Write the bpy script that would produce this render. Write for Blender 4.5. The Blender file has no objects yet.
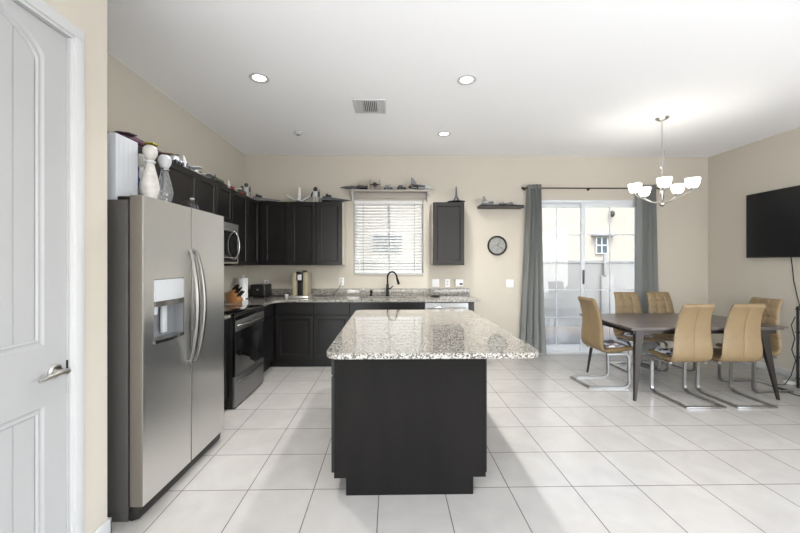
import bpy, bmesh, math, random
from mathutils import Vector, Matrix
random.seed(7)
PI = math.pi
SC = bpy.context.scene
COL = SC.collection

# ------------------------------------------------------------------ camera
cam_d = bpy.data.cameras.new('camera')
cam = bpy.data.objects.new('camera', cam_d)
COL.objects.link(cam)
cam.location = (0, 0, 1.414)
cam.rotation_euler = (PI/2, 0, -math.radians(1.0))
cam_d.sensor_width = 36
cam_d.lens = 355/800*36
cam_d.shift_x = 3.3/800
cam_d.shift_y = -4.0/800
cam_d.clip_start = 0.02
SC.camera = cam

# ------------------------------------------------------------------ world, sun, exposure
SC.view_settings.view_transform = 'Standard'
SC.view_settings.look = 'None'
SC.view_settings.gamma = 1
SC.view_settings.use_curve_mapping = False
SC.view_settings.exposure = 0.08
w = bpy.data.worlds.new('world')
SC.world = w
w.use_nodes = True
nt = w.node_tree
sky = nt.nodes.new('ShaderNodeTexSky')
sky.sky_type = 'NISHITA'
sky.sun_disc = False
sky.sun_elevation = math.radians(57)
sky.sun_rotation = PI
sky.dust_density = 3.0
bg = nt.nodes['Background']
nt.links.new(sky.outputs[0], bg.inputs[0])
bg.inputs[1].default_value = .85
sun_d = bpy.data.lights.new('sun', 'SUN')
sun_d.energy = 1.9
sun_d.angle = math.radians(0.5)
sun_d.color = (1.0, 0.95, 0.87)
sun = bpy.data.objects.new('sun', sun_d)
COL.objects.link(sun)
sun.rotation_euler = (math.radians(33), 0, math.radians(3))   # travels towards +Y and down

# added area lights in invented window openings of the unseen living room behind
def fill_light(x, y, z, wx, wz, rot, energy):
    d = bpy.data.lights.new('added_fill', 'AREA')
    d.shape = 'RECTANGLE'
    d.size = wx
    d.size_y = wz
    d.energy = energy
    d.color = (0.93, 0.965, 1.0)
    o = bpy.data.objects.new('added_fill', d)
    COL.objects.link(o)
    o.location = (x, y, z)
    o.rotation_euler = rot
REAR = -8.0
XR_ = 4.96
fill_light(0.4, REAR-0.02, 1.5, 2.8, 2.5, (PI/2+1.2, 0, -.35), 130)
fill_light(3.4, REAR-0.02, 1.5, 2.8, 2.5, (PI/2+1.2, 0, .15), 90)
fill_light(-1.50, -2.4, 1.4, 5.2, 2.0, (PI/2+.05, 0, -PI/2+.05), 270)   # added fill at the invented side openings
fill_light(XR_-.02, -1.3, 1.4, 5.0, 2.0, (PI/2-.1, 0, PI/2-.3), 175)

# ------------------------------------------------------------------ helpers
class MB:
    def __init__(self):
        self.bm = bmesh.new()
    def box(self, x0, x1, y0, y1, z0, z1, bev=0.0, seg=2):
        bm = bmesh.new()
        bmesh.ops.create_cube(bm, size=1)
        for v in bm.verts:
            v.co = Vector(((v.co.x+.5)*(x1-x0)+x0, (v.co.y+.5)*(y1-y0)+y0, (v.co.z+.5)*(z1-z0)+z0))
        if bev > 0:
            bmesh.ops.bevel(bm, geom=bm.edges[:], offset=bev, segments=seg, affect='EDGES', profile=.5)
        self.merge(bm)
        return self
    def merge(self, bm, mat=None):
        if mat is not None:
            bm.transform(mat)
        me = bpy.data.meshes.new('tmp')
        bm.to_mesh(me)
        bm.free()
        self.bm.from_mesh(me)
        bpy.data.meshes.remove(me)
    def hexa(self, bot, top):
        bm = self.bm
        vs = [bm.verts.new(p) for p in bot] + [bm.verts.new(p) for p in top]
        n = len(bot)
        bm.faces.new(vs[:n][::-1])
        bm.faces.new(vs[n:])
        for i in range(n):
            j = (i+1) % n
            bm.faces.new((vs[i], vs[j], vs[n+j], vs[n+i]))
        return self
    def cyl(self, p0, p1, r0, r1=None, seg=20):
        r1 = r0 if r1 is None else r1
        return self.tube([p0, p1], [r0, r1], seg)
    def tube(self, pts, r, seg=12, closed=False):
        pts = [Vector(p) for p in pts]
        n = len(pts)
        rs = r if isinstance(r, (list, tuple)) else [r]*n
        bm = self.bm
        rings = []
        up = None
        for i, p in enumerate(pts):
            if closed:
                t = (pts[(i+1) % n]-pts[i-1]).normalized()
            else:
                t = (pts[min(i+1, n-1)]-pts[max(i-1, 0)]).normalized()
            if up is None:
                up = Vector((0, 0, 1)) if abs(t.z) < .9 else Vector((1, 0, 0))
            a = (up - t*up.dot(t)).normalized()
            up = a
            b = t.cross(a)
            rings.append([bm.verts.new(p+(a*math.cos(2*PI*k/seg)+b*math.sin(2*PI*k/seg))*rs[i]) for k in range(seg)])
        rg = range(n if closed else n-1)
        for i in rg:
            A, B = rings[i], rings[(i+1) % n]
            for k in range(seg):
                l = (k+1) % seg
                bm.faces.new((A[k], A[l], B[l], B[k]))
        if not closed:
            bm.faces.new(rings[0][::-1])
            bm.faces.new(rings[-1])
        return self
    def lathe(self, prof, c=(0, 0, 0), seg=32, axis='Z'):
        bm = bmesh.new()
        rings = []
        for r, z in prof:
            if r < 1e-5:
                rings.append([bm.verts.new((0, 0, z))])
            else:
                rings.append([bm.verts.new((r*math.cos(2*PI*k/seg), r*math.sin(2*PI*k/seg), z)) for k in range(seg)])
        for A, B in zip(rings, rings[1:]):
            for k in range(seg):
                l = (k+1) % seg
                if len(A) == 1 and len(B) == 1:
                    continue
                if len(A) == 1:
                    bm.faces.new((A[0], B[k], B[l]))
                elif len(B) == 1:
                    bm.faces.new((A[k], A[l], B[0]))
                else:
                    bm.faces.new((A[k], A[l], B[l], B[k]))
        m = Matrix.Translation(c)
        if axis == 'Y':
            m = m @ Matrix.Rotation(PI/2, 4, 'X')
        if axis == 'X':
            m = m @ Matrix.Rotation(PI/2, 4, 'Y')
        self.merge(bm, m)
        return self
    def prism(self, poly, lo, hi, axis='Z', bev=0.0):
        """poly: list of 2-tuples, in XY (axis Z), XZ (axis Y) or YZ (axis X)"""
        def P(a, b, c):
            return {'Z': (a, b, c), 'Y': (a, c, b), 'X': (c, a, b)}[axis]
        bm = bmesh.new()
        A = [bm.verts.new(P(a, b, lo)) for a, b in poly]
        B = [bm.verts.new(P(a, b, hi)) for a, b in poly]
        n = len(poly)
        bm.faces.new(A)
        bm.faces.new(B[::-1])
        for i in range(n):
            j = (i+1) % n
            bm.faces.new((A[i], B[i], B[j], A[j]))
        bmesh.ops.recalc_face_normals(bm, faces=bm.faces[:])
        if bev > 0:
            es = [e for e in bm.edges if e.calc_face_angle(0) > .5 and len([v for v in e.verts if v in A]) != 1]
            bmesh.ops.bevel(bm, geom=es, offset=bev, segments=2, affect='EDGES')
        self.merge(bm)
        return self
    def xf(self, m):
        self.bm.transform(m)
        return self
    def build(self, name, mat, parent=None, ang=35, fix=True):
        bm = self.bm
        if fix:
            bmesh.ops.recalc_face_normals(bm, faces=bm.faces[:])
        for f in bm.faces:
            f.smooth = True
        if parent is None:
            xs = [v.co for v in bm.verts]
            c = Vector(((min(v.x for v in xs)+max(v.x for v in xs))/2, (min(v.y for v in xs)+max(v.y for v in xs))/2, min(v.z for v in xs)))
        else:
            c = Vector(parent.get('_o', (0, 0, 0)))
        bmesh.ops.translate(bm, verts=bm.verts[:], vec=-c)
        me = bpy.data.meshes.new(name)
        bm.to_mesh(me)
        bm.free()
        me.set_sharp_from_angle(angle=math.radians(ang))
        if mat is not None:
            me.materials.append(mat)
        o = bpy.data.objects.new(name, me)
        COL.objects.link(o)
        if parent is not None:
            o.parent = parent
            o['_o'] = list(c)
        else:
            o.location = c
            o['_o'] = list(c)
        return o

def thing(name, label, cat, loc, group=None):
    o = bpy.data.objects.new(name, None)
    o.empty_display_size = .1
    COL.objects.link(o)
    o.location = loc
    o['_o'] = list(loc)
    o['label'] = label
    o['category'] = cat
    if group:
        o['group'] = group
    return o
def tag(o, label, cat, group=None):
    o['label'] = label
    o['category'] = cat
    if group:
        o['group'] = group
    return o
def struct(o, label=None, cat=None):
    o['kind'] = 'structure'
    if label:
        o['label'] = label
    if cat:
        o['category'] = cat
    return o
def copy_tree(o, parent=None):
    kids = list(o.children)
    c = o.copy()
    COL.objects.link(c)
    c.parent = parent
    for k in kids:
        copy_tree(k, c)
    return c

# ------------------------------------------------------------------ materials
def s2l(c):
    return tuple((x/255/12.92 if x/255 <= .04045 else ((x/255+.055)/1.055)**2.4) for x in c)+(1,)
def mat(name, rgb, rough=.5, metal=0, spec=.5, coat=0, noise=None, bump=None, trans=0, emit=None, estr=0, var=None, sheen=0):
    """rgb sRGB 0-255. noise=(scale, amount) tone mottling; bump=(scale, strength, stretch)"""
    m = bpy.data.materials.new(name)
    m.use_nodes = True
    nt = m.node_tree
    N, L = nt.nodes, nt.links
    b = N['Principled BSDF']
    c = s2l(rgb)
    b.inputs['Base Color'].default_value = c
    b.inputs['Roughness'].default_value = rough
    b.inputs['Metallic'].default_value = metal
    b.inputs['Specular IOR Level'].default_value = spec
    b.inputs['Coat Weight'].default_value = coat
    b.inputs['Coat Roughness'].default_value = .08
    b.inputs['Transmission Weight'].default_value = trans
    b.inputs['Sheen Weight'].default_value = sheen
    if emit:
        b.inputs['Emission Color'].default_value = s2l(emit)
        b.inputs['Emission Strength'].default_value = estr
    tc = N.new('ShaderNodeTexCoord')
    if noise:
        mp = N.new('ShaderNodeMapping')
        L.new(tc.outputs['Object'], mp.inputs[0])
        mp.inputs['Scale'].default_value = noise[2] if len(noise) > 2 else (1, 1, 1)
        n = N.new('ShaderNodeTexNoise')
        n.inputs['Scale'].default_value = noise[0]
        n.inputs['Detail'].default_value = 4
        L.new(mp.outputs[0], n.inputs['Vector'])
        r = N.new('ShaderNodeValToRGB')
        L.new(n.outputs[0], r.inputs[0])
        r.color_ramp.elements[0].position = .3
        r.color_ramp.elements[1].position = .7
        k = noise[1]
        r.color_ramp.elements[0].color = tuple(x*(1-k) for x in c[:3])+(1,)
        r.color_ramp.elements[1].color = tuple(min(1, x*(1+k)) for x in c[:3])+(1,)
        L.new(r.outputs[0], b.inputs['Base Color'])
    if bump:
        mp = N.new('ShaderNodeMapping')
        L.new(tc.outputs['Object'], mp.inputs[0])
        mp.inputs['Scale'].default_value = bump[2] if len(bump) > 2 else (1, 1, 1)
        n = N.new('ShaderNodeTexNoise')
        n.inputs['Scale'].default_value = bump[0]
        n.inputs['Detail'].default_value = 3
        L.new(mp.outputs[0], n.inputs['Vector'])
        bp = N.new('ShaderNodeBump')
        bp.inputs['Strength'].default_value = bump[1]
        bp.inputs['Distance'].default_value = .002
        L.new(n.outputs[0], bp.inputs['Height'])
        L.new(bp.outputs[0], b.inputs['Normal'])
    return m

M = {}
M['wall'] = mat('wall_paint', (199, 192, 179), .85, bump=(180, .15), noise=(1.5, .015))
M['ceil'] = mat('ceiling_paint', (250, 250, 251), .9, bump=(120, .15))
M['trim'] = mat('white_trim_paint', (202, 202, 202), .4)
M['doorwhite'] = mat('white_door_paint', (176, 176, 176), .42)
M['vinyl'] = mat('white_vinyl', (226, 230, 234), .4)
M['espresso'] = mat('espresso_wood', (19, 17, 17), .34, spec=.4, noise=(9, .22, (1, 1, .12)), bump=(60, .08, (1, 1, .08)))
M['espresso_matte'] = mat('espresso_matte_panel', (20, 18, 17), .6, spec=.15, noise=(9, .22, (1, 1, .12)))
M['espresso_in'] = mat('espresso_toe', (20, 18, 18), .6)
M['steel'] = mat('stainless_steel', (224, 223, 220), .3, metal=1, bump=(300, .05, (1, 1, .03)))
def brushed(m, amt=.75, rot=0.0):
    nt = m.node_tree
    b = nt.nodes['Principled BSDF']
    t = nt.nodes.new('ShaderNodeTangent')
    t.direction_type = 'RADIAL'
    t.axis = 'Z'
    nt.links.new(t.outputs[0], b.inputs['Tangent'])
    b.inputs['Anisotropic'].default_value = amt
    b.inputs['Anisotropic Rotation'].default_value = rot
brushed(M['steel'])
M['steel_dark'] = mat('fridge_handle_steel', (132, 130, 127), .3, metal=1)
M['steel_h'] = mat('stainless_steel_polished', (168, 167, 164), .24, metal=1)
M['case'] = mat('fridge_case_grey', (80, 78, 76), .45, metal=.2, bump=(400, .1))
M['black'] = mat('black_plastic', (18, 18, 19), .35)
M['blackglass'] = mat('black_glass', (9, 9, 10), .06, coat=.5)
M['bronze'] = mat('matte_black_metal', (24, 22, 22), .32, metal=.6)
M['chrome'] = mat('chrome', (165, 164, 162), .3, metal=1)
M['nickel'] = mat('brushed_nickel', (200, 197, 192), .28, metal=1)
M['tabletop'] = mat('grey_brown_table_wood', (92, 84, 82), .3, noise=(7, .25, (.25, 3, 3)), bump=(40, .1, (.2, 2, 1)))
M['gun'] = mat('gunmetal', (62, 58, 56), .38, metal=.7)
M['leather'] = mat('tan_leather', (132, 112, 82), .42, noise=(14, .05), bump=(240, .25))
M['leather_seam'] = mat('tan_leather_stitching', (140, 112, 76), .6)
M['blind'] = mat('white_blind_slat', (236, 236, 235), .5)
M['ledge'] = mat('greige_ledge_paint', (170, 165, 157), .5)
M['sidewood'] = mat('pale_cabinet_side', (200, 193, 184), .5)
M['dooredge'] = mat('fridge_door_edge', (112, 106, 98), .45, metal=.3)
M['steel_dw'] = mat('dishwasher_steel', (140, 140, 140), .35, metal=.85)
M['plate'] = mat('white_plastic', (238, 238, 236), .35)
M['grey_plastic'] = mat('grey_plastic', (128, 130, 133), .45)
M['lgrey_plastic'] = mat('light_grey_plastic', (196, 198, 200), .4)
M['dgrey_plastic'] = mat('dark_grey_plastic', (62, 66, 72), .45)
M['red'] = mat('red_plastic', (170, 40, 38), .4)
M['green'] = mat('olive_plastic', (84, 92, 70), .5)
M['yellow'] = mat('yellow_plastic', (196, 182, 72), .45)
M['purple'] = mat('plum_plastic', (88, 60, 78), .45)
M['brown'] = mat('brown_plastic', (96, 76, 50), .5)
M['ceramic'] = mat('white_ceramic', (196, 193, 187), .22, coat=.3, noise=(26, .16))
M['knifewood'] = mat('orange_wood', (160, 114, 72), .4, noise=(20, .2, (1, 1, .2)))
M['paper'] = mat('white_paper', (240, 240, 240), .8)
M['champagne'] = mat('champagne_metal', (158, 149, 126), .4, metal=.1)
M['screen'] = mat('tv_screen', (20, 21, 24), .3)
M['stucco'] = mat('cream_stucco', (152, 147, 137), .9, bump=(60, .3))
M['blockwall'] = mat('pale_block_wall', (150, 150, 149), .9, bump=(50, .3))
M['gravel'] = mat('gravel', (150, 138, 124), .9, noise=(60, .35), bump=(60, .8))
M['extglass'] = mat('window_glass_dark', (58, 70, 76), .25)
M['rooftile'] = mat('roof_tile', (150, 110, 84), .8)
M['curtain'] = mat('grey_satin_curtain', (184, 187, 184), .34, sheen=.3, bump=(300, .2, (1, 1, .1)))
M['boxwhite'] = mat('white_carton', (190, 193, 198), .5)

def glass_mat(name, tint=(1, 1, 1), gloss=1.0):
    m = bpy.data.materials.new(name)
    m.use_nodes = True
    nt = m.node_tree
    N, L = nt.nodes, nt.links
    N.remove(N['Principled BSDF'])
    t = N.new('ShaderNodeBsdfTransparent')
    t.inputs[0].default_value = tint+(1,)
    g = N.new('ShaderNodeBsdfGlossy')
    g.inputs['Roughness'].default_value = .02
    fr = N.new('ShaderNodeFresnel')
    fr.inputs[0].default_value = 1.45
    mx = N.new('ShaderNodeMixShader')
    L.new(fr.outputs[0], mx.inputs[0])
    L.new(t.outputs[0], mx.inputs[1])
    L.new(g.outputs[0], mx.inputs[2])
    L.new(mx.outputs[0], N['Material Output'].inputs[0])
    return m
M['glass'] = glass_mat('clear_pane_glass', (.96, .98, .97))
M['crystal'] = mat('bottle_glass', (236, 238, 240), .06, trans=.88, coat=.3)

def floor_mat():
    m = mat('cream_porcelain_tile', (178, 175, 171), .2)
    nt = m.node_tree
    N, L = nt.nodes, nt.links
    b = N['Principled BSDF']
    geo = N.new('ShaderNodeNewGeometry')
    mp = N.new('ShaderNodeMapping')
    mp.vector_type = 'POINT'
    t = .4065
    mp.inputs['Location'].default_value = (.478+t*20, -2.222+t*20, 0)
    L.new(geo.outputs['Position'], mp.inputs[0])
    br = N.new('ShaderNodeTexBrick')
    br.offset = 0
    br.squash = 1
    br.inputs['Scale'].default_value = 1
    br.inputs['Brick Width'].default_value = t
    br.inputs['Row Height'].default_value = t
    br.inputs['Mortar Size'].default_value = .0028
    br.inputs['Mortar Smooth'].default_value = .1
    br.inputs['Bias'].default_value = 0
    br.inputs['Color1'].default_value = s2l((178, 175, 171))
    br.inputs['Color2'].default_value = s2l((173, 170, 166))
    br.inputs['Mortar'].default_value = s2l((84, 81, 78))
    L.new(mp.outputs[0], br.inputs['Vector'])
    n = N.new('ShaderNodeTexNoise')
    n.inputs['Scale'].default_value = 5
    n.inputs['Detail'].default_value = 6
    n.inputs['Distortion'].default_value = .6
    L.new(geo.outputs['Position'], n.inputs['Vector'])
    rr = N.new('ShaderNodeMapRange')
    rr.inputs['From Min'].default_value = .3
    rr.inputs['From Max'].default_value = .7
    rr.inputs['To Min'].default_value = .93
    rr.inputs['To Max'].default_value = 1.03
    L.new(n.outputs[0], rr.inputs[0])
    mx = N.new('ShaderNodeMix')
    mx.data_type = 'RGBA'
    mx.blend_type = 'MULTIPLY'
    mx.inputs[0].default_value = 1
    L.new(br.outputs['Color'], mx.inputs[6])
    L.new(rr.outputs[0], mx.inputs[7])
    L.new(mx.outputs[2], b.inputs['Base Color'])
    r2 = N.new('ShaderNodeMapRange')
    r2.inputs['To Min'].default_value = .2
    r2.inputs['To Max'].default_value = .8
    L.new(br.outputs['Fac'], r2.inputs[0])
    L.new(r2.outputs[0], b.inputs['Roughness'])
    bp = N.new('ShaderNodeBump')
    bp.inputs['Strength'].default_value = .6
    bp.inputs['Distance'].default_value = .002
    bp.invert = True
    L.new(br.outputs['Fac'], bp.inputs['Height'])
    L.new(bp.outputs[0], b.inputs['Normal'])
    return m
M['floor'] = floor_mat()

def granite_mat():
    m = mat('speckled_granite', (146, 143, 136), .05, coat=.25)
    nt = m.node_tree
    N, L = nt.nodes, nt.links
    b = N['Principled BSDF']
    geo = N.new('ShaderNodeNewGeometry')
    def vor(scale):
        v = N.new('ShaderNodeTexVoronoi')
        v.inputs['Scale'].default_value = scale
        L.new(geo.outputs['Position'], v.inputs['Vector'])
        return v
    v1 = vor(150)
    sx = N.new('ShaderNodeSeparateColor')
    L.new(v1.outputs['Color'], sx.inputs[0])
    r = N.new('ShaderNodeValToRGB')
    r.color_ramp.interpolation = 'CONSTANT'
    e = r.color_ramp.elements
    e[0].position = 0
    e[0].color = s2l((62, 60, 57))
    e[1].position = .13
    e[1].color = s2l((98, 92, 85))
    for p, c in ((.32, (126, 119, 106)), (.48, (160, 157, 150)), (.76, (168, 166, 160))):
        x = e.new(p)
        x.color = s2l(c)
    n = N.new('ShaderNodeTexNoise')
    n.inputs['Scale'].default_value = 95
    n.inputs['Detail'].default_value = 3
    L.new(geo.outputs['Position'], n.inputs['Vector'])
    ad = N.new('ShaderNodeMath')
    ad.operation = 'MULTIPLY_ADD'
    L.new(n.outputs[0], ad.inputs[0])
    ad.inputs[1].default_value = .5
    ad.inputs[2].default_value = -.25
    ad2 = N.new('ShaderNodeMath')
    ad2.operation = 'ADD'
    L.new(ad.outputs[0], ad2.inputs[0])
    L.new(sx.outputs[0], ad2.inputs[1])
    L.new(ad2.outputs[0], r.inputs[0])
    L.new(r.outputs[0], b.inputs['Base Color'])
    return m
M['granite'] = granite_mat()

def lamp_glass(name, strength):
    return mat(name, (250, 250, 248), .4, emit=(255, 250, 240), estr=strength)
M['lit'] = lamp_glass('lit_lens', 6.0)
M['shade'] = lamp_glass('lit_frosted_shade', 2.6)

def azul_mat():
    m = mat('white_ceramic_blue_pattern', (232, 230, 226), .2, coat=.3)
    nt = m.node_tree
    N, L = nt.nodes, nt.links
    tc = N.new('ShaderNodeTexCoord')
    wv = N.new('ShaderNodeTexWave')
    wv.inputs['Scale'].default_value = 9
    wv.inputs['Distortion'].default_value = 6
    L.new(tc.outputs['Object'], wv.inputs['Vector'])
    r = N.new('ShaderNodeValToRGB')
    r.color_ramp.interpolation = 'CONSTANT'
    r.color_ramp.elements[0].color = s2l((38, 62, 128))
    r.color_ramp.elements[1].color = s2l((205, 204, 202))
    r.color_ramp.elements[1].position = .36
    L.new(wv.outputs[0], r.inputs[0])
    L.new(r.outputs[0], N['Principled BSDF'].inputs['Base Color'])
    return m
M['azul'] = azul_mat()
def cloth_mat(name, a, b_, sc):
    m = mat(name, a, .85)
    nt = m.node_tree
    N, L = nt.nodes, nt.links
    tc = N.new('ShaderNodeTexCoord')
    v = N.new('ShaderNodeTexVoronoi')
    v.inputs['Scale'].default_value = sc
    L.new(tc.outputs['Object'], v.inputs['Vector'])
    r = N.new('ShaderNodeValToRGB')
    r.color_ramp.interpolation = 'CONSTANT'
    r.color_ramp.elements[0].color = s2l(a)
    r.color_ramp.elements[1].color = s2l(b_)
    r.color_ramp.elements[1].position = .42
    L.new(v.outputs['Distance'], r.inputs[0])
    L.new(r.outputs[0], N['Principled BSDF'].inputs['Base Color'])
    return m
M['cloth_blue'] = cloth_mat('blue_patterned_cloth', (58, 64, 92), (196, 196, 200), 16)
M['cloth_pale'] = cloth_mat('pale_patterned_cloth', (222, 218, 212), (132, 122, 138), 16)

# ------------------------------------------------------------------ room shell
XL, XR, YB, H = -2.21, 4.94, 5.44, 3.048
T = .16
# openings in the back wall
WX0, WX1, WZ0, WZ1 = -.566, .503, 1.235, 2.375
DX0, DX1, DZ1 = 2.11, 3.93, 2.385
struct(MB().box(XL-T, XR+T, REAR-T, YB+T, -.12, 0).build('floor', M['floor']))
struct(MB().box(XL-T, XR+T, REAR-T, YB+T, H, H+.2).build('ceiling', M['ceil']))
struct(MB().box(XL-T, XL, 1.866, YB+T, 0, H).build('wall_left', M['wall']))
struct(MB().box(XR, XR+T, REAR-T, -3.85, 0, H).box(XR, XR+T, 1.25, YB+T, 0, H).box(XR, XR+T, -3.85, 1.25, 0, .35).box(XR, XR+T, -3.85, 1.25, 2.45, H).build('wall_right', M['wall']))  # gap in the unseen stretch is invented, holds a fill light
b = MB()
b.box(XL, WX0, YB, YB+T, 0, H)
b.box(WX0, WX1, YB, YB+T, 0, WZ0)
b.box(WX0, WX1, YB, YB+T, WZ1, H)
b.box(WX1, DX0, YB, YB+T, 0, H)
b.box(DX0, DX1, YB, YB+T, DZ1, H)
b.box(DX1, XR, YB, YB+T, 0, H)
struct(b.build('wall_back', M['wall']))
# pantry wall with its door opening (near left)
PX, PE = -1.468, 1.866
DY0, DY1, DH = .93, 1.645, 2.44
b = MB()
b.box(PX-.12, PX, REAR, -5.05, 0, H)
b.box(PX-.12, PX, -5.05, .25, 0, .3)  # unseen gap invented for the fill light on the left
b.box(PX-.12, PX, -5.05, .25, 2.45, H)
b.box(PX-.12, PX, .25, DY0, 0, H)
b.box(PX-.12, PX, DY1, PE, 0, H)
b.box(PX-.12, PX, DY0, DY1, DH, H)
b.box(XL-T, PX-.12, PE-.12, PE, 0, H)
struct(b.build('wall_pantry', M['wall']))
# unseen rear wall of the living room, two wide openings invented to admit daylight
b = MB()
RW = [(-1.0, 1.8), (2.0, 4.8)]
b.box(PX-.12, RW[0][0], REAR-T, REAR, 0, H)
b.box(RW[0][1], RW[1][0], REAR-T, REAR, 0, H)
b.box(RW[1][1], XR, REAR-T, REAR, 0, H)
for x0, x1 in RW:
    b.box(x0, x1, REAR-T, REAR, 0, .2)
    b.box(x0, x1, REAR-T, REAR, 2.75, H)
struct(b.build('wall_rear', M['wall']))

def baseboard(name, x0, x1, y0, y1):
    b = MB()
    b.box(x0, x1, y0, y1, 0, .085, .004)
    b.build(name, M['trim'])
    struct(bpy.data.objects[name])
baseboard('baseboard_right', XR-.014, XR, REAR, YB)
baseboard('baseboard_back', DX1+.06, XR-.014, YB-.014, YB)
baseboard('baseboard_kitchen', 1.25, DX0-.02, YB-.014, YB)
b = MB()
b.box(PX, PX+.014, DY1+.085, PE+.014, 0, .085, .004)
b.box(XL, PX+.014, PE, PE+.014, 0, .085, .004)
struct(b.build('baseboard_pantry', M['trim']))

# ---- pantry door: slab with arched plank panel, casing, lever
b = MB()
cw = .072
for i, (d, t0, t1) in enumerate(((.012, 0, cw), (.02, .014, cw-.012))):
    b.box(PX+(.0005 if i else 0), PX+d, DY1+t0, DY1+t1, 0, DH+t0, .002)
    b.box(PX+(.0005 if i else 0), PX+d, DY0-t1, DY0-t0, 0, DH+t0, .002)
    b.box(PX, PX+d, DY0-t1, DY1+t1, DH+t0, DH+t1, .003)
b.box(PX-.12, PX, DY1-.001, DY1+.012, 0, DH+.012)
b.box(PX-.12, PX, DY0-.012, DY0+.001, 0, DH+.012)
b.box(PX-.12, PX, DY0, DY1, DH-.001, DH+.012)
b.box(PX-.06, PX-.045, DY1-.012, DY1, 0, DH)
struct(b.build('trim_1', M['trim']))
sx = PX-.008
door = struct(MB().box(sx-.037, sx-.012, DY0+.004, DY1-.004, .012, DH-.004).build('door_1', M['doorwhite']))
YC = (DY0+DY1)/2
IY0, IY1 = DY0+.105, DY1-.105          # panel opening
def arch_z(y):
    u = (y-YC)/((IY1-IY0)/2)
    return 2.30+.115*(1-u*u)**.8 if abs(u) < 1 else 2.30
# stiles and rails as one frame face with bevelled panel openings
def door_frame():
    bm = bmesh.new()
    n = 20
    ys = [IY0+(IY1-IY0)*i/n for i in range(n+1)]
    def ring(inset, x):
        up = [(x, IY0+inset, 1.06+inset), (x, IY1-inset, 1.06+inset)]
        a = []
        for y in reversed(ys):
            yy = YC+(y-YC)*(1-2*inset/(IY1-IY0))
            a.append((x, yy, arch_z(y)-inset))
        return up+a
    def ring2(inset, x):
        return [(x, IY0+inset, .20+inset), (x, IY1-inset, .20+inset), (x, IY1-inset, .80-inset), (x, IY0+inset, .80-inset)]
    x0 = sx
    def add(seq):
        return [bm.verts.new(p) for p in seq]
    for R in (ring, ring2):
        steps = [(0, x0), (.007, x0-.009), (.014, x0-.010), (.022, x0-.004), (.030, x0-.009)]
        prev = add(R(*steps[0]))
        for s in steps[1:]:
            cur = add(R(*s))
            for i in range(len(cur)):
                j = (i+1) % len(cur)
                bm.faces.new((prev[i], prev[j], cur[j], cur[i]))
            prev = cur
    # flat frame around
    o = [(x0, DY0+.004), (x0, DY1-.004)]
    def quad(y0, y1, z0, z1):
        v = add([(x0, y0, z0), (x0, y1, z0), (x0, y1, z1), (x0, y0, z1)])
        bm.faces.new(v)
    ya, yb = DY0+.004, DY1-.004
    quad(ya, IY0, .012, DH-.004)
    quad(IY1, yb, .012, DH-.004)
    quad(IY0, IY1, .012, .20)
    quad(IY0, IY1, .80, 1.06)
    top = add([(x0, y, DH-.004) for y in ys])
    bot = add([(x0, y, arch_z(y)) for y in ys])
    for i in range(n):
        bm.faces.new((bot[i], bot[i+1], top[i+1], top[i]))
    # outer edge
    for (y0, z0, y1, z1) in ((ya, .012, yb, .012), (yb, .012, yb, DH-.004), (yb, DH-.004, ya, DH-.004), (ya, DH-.004, ya, .012)):
        v = add([(x0, y0, z0), (x0, y1, z1), (x0-.02, y1, z1), (x0-.02, y0, z0)])
        bm.faces.new(v)
    return bm
b = MB()
b.merge(door_frame())
b.build('door_frame', M['doorwhite'], door, fix=False)
# planks of the two panels
npl = 5
for (z0, top) in ((.23, False), (1.09, True)):
    b = MB()
    pw = (IY1-IY0-.06)/npl
    for i in range(npl):
        y0 = IY0+.03+i*pw
        y1 = y0+pw
        ys = [y0+.003+(pw-.006)*k/4 for k in range(5)]
        poly = [(y0+.003, z0), (y1-.003, z0)]
        for y in reversed(ys):
            poly.append((y, (arch_z(YC+(y-YC)*1.13)-.032) if top else .77))
        b.prism(poly, sx-.014, sx-.008, 'X', .0015)
    b.build('door_panel', M['doorwhite'], door)
# lever
b = MB()
hy, hz = 1.585, .935
b.lathe([(0, 0), (.033, 0), (.033, .006), (.026, .012), (0, .012)], (sx, hy, hz), 24, 'X')
b.cyl((sx+.01, hy, hz), (sx+.05, hy, hz), .010)
b.tube([(sx+.05, hy+.012, hz), (sx+.052, hy, hz), (sx+.053, hy-.04, hz+.003), (sx+.051, hy-.08, hz-.001), (sx+.048, hy-.115, hz-.008)], [.011, .013, .0115, .009, .006], 12)
b.build('door_handle', M['nickel'], door)
b = MB()
b.box(PX-.03, PX-.001, DY1-.003, DY1-.0005, hz-.03, hz+.035)
struct(b.build('trim_2', M['bronze']))

# ---- kitchen window
wn = struct(MB().box(WX0, WX1, YB+T-.05, YB+T-.01, WZ0, WZ0+.04).box(WX0, WX1, YB+T-.05, YB+T-.01, WZ1-.04, WZ1)
            .box(WX0, WX0+.04, YB+T-.05, YB+T-.01, WZ0, WZ1).box(WX1-.04, WX1, YB+T-.05, YB+T-.01, WZ0, WZ1)
            .box(-.045, -.005, YB+T-.05, YB+T-.01, WZ0, WZ1).build('window_1', M['vinyl']))
MB().box(WX0+.04, WX1-.04, YB+T-.032, YB+T-.028, WZ0+.04, WZ1-.04).build('window_pane', M['glass'], wn)
b = MB().box(WX0, WX1, YB-.02, YB+T-.05, WZ0-.005, WZ0+.012, .003)
struct(b.build('window_sill', M['trim']))
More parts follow.
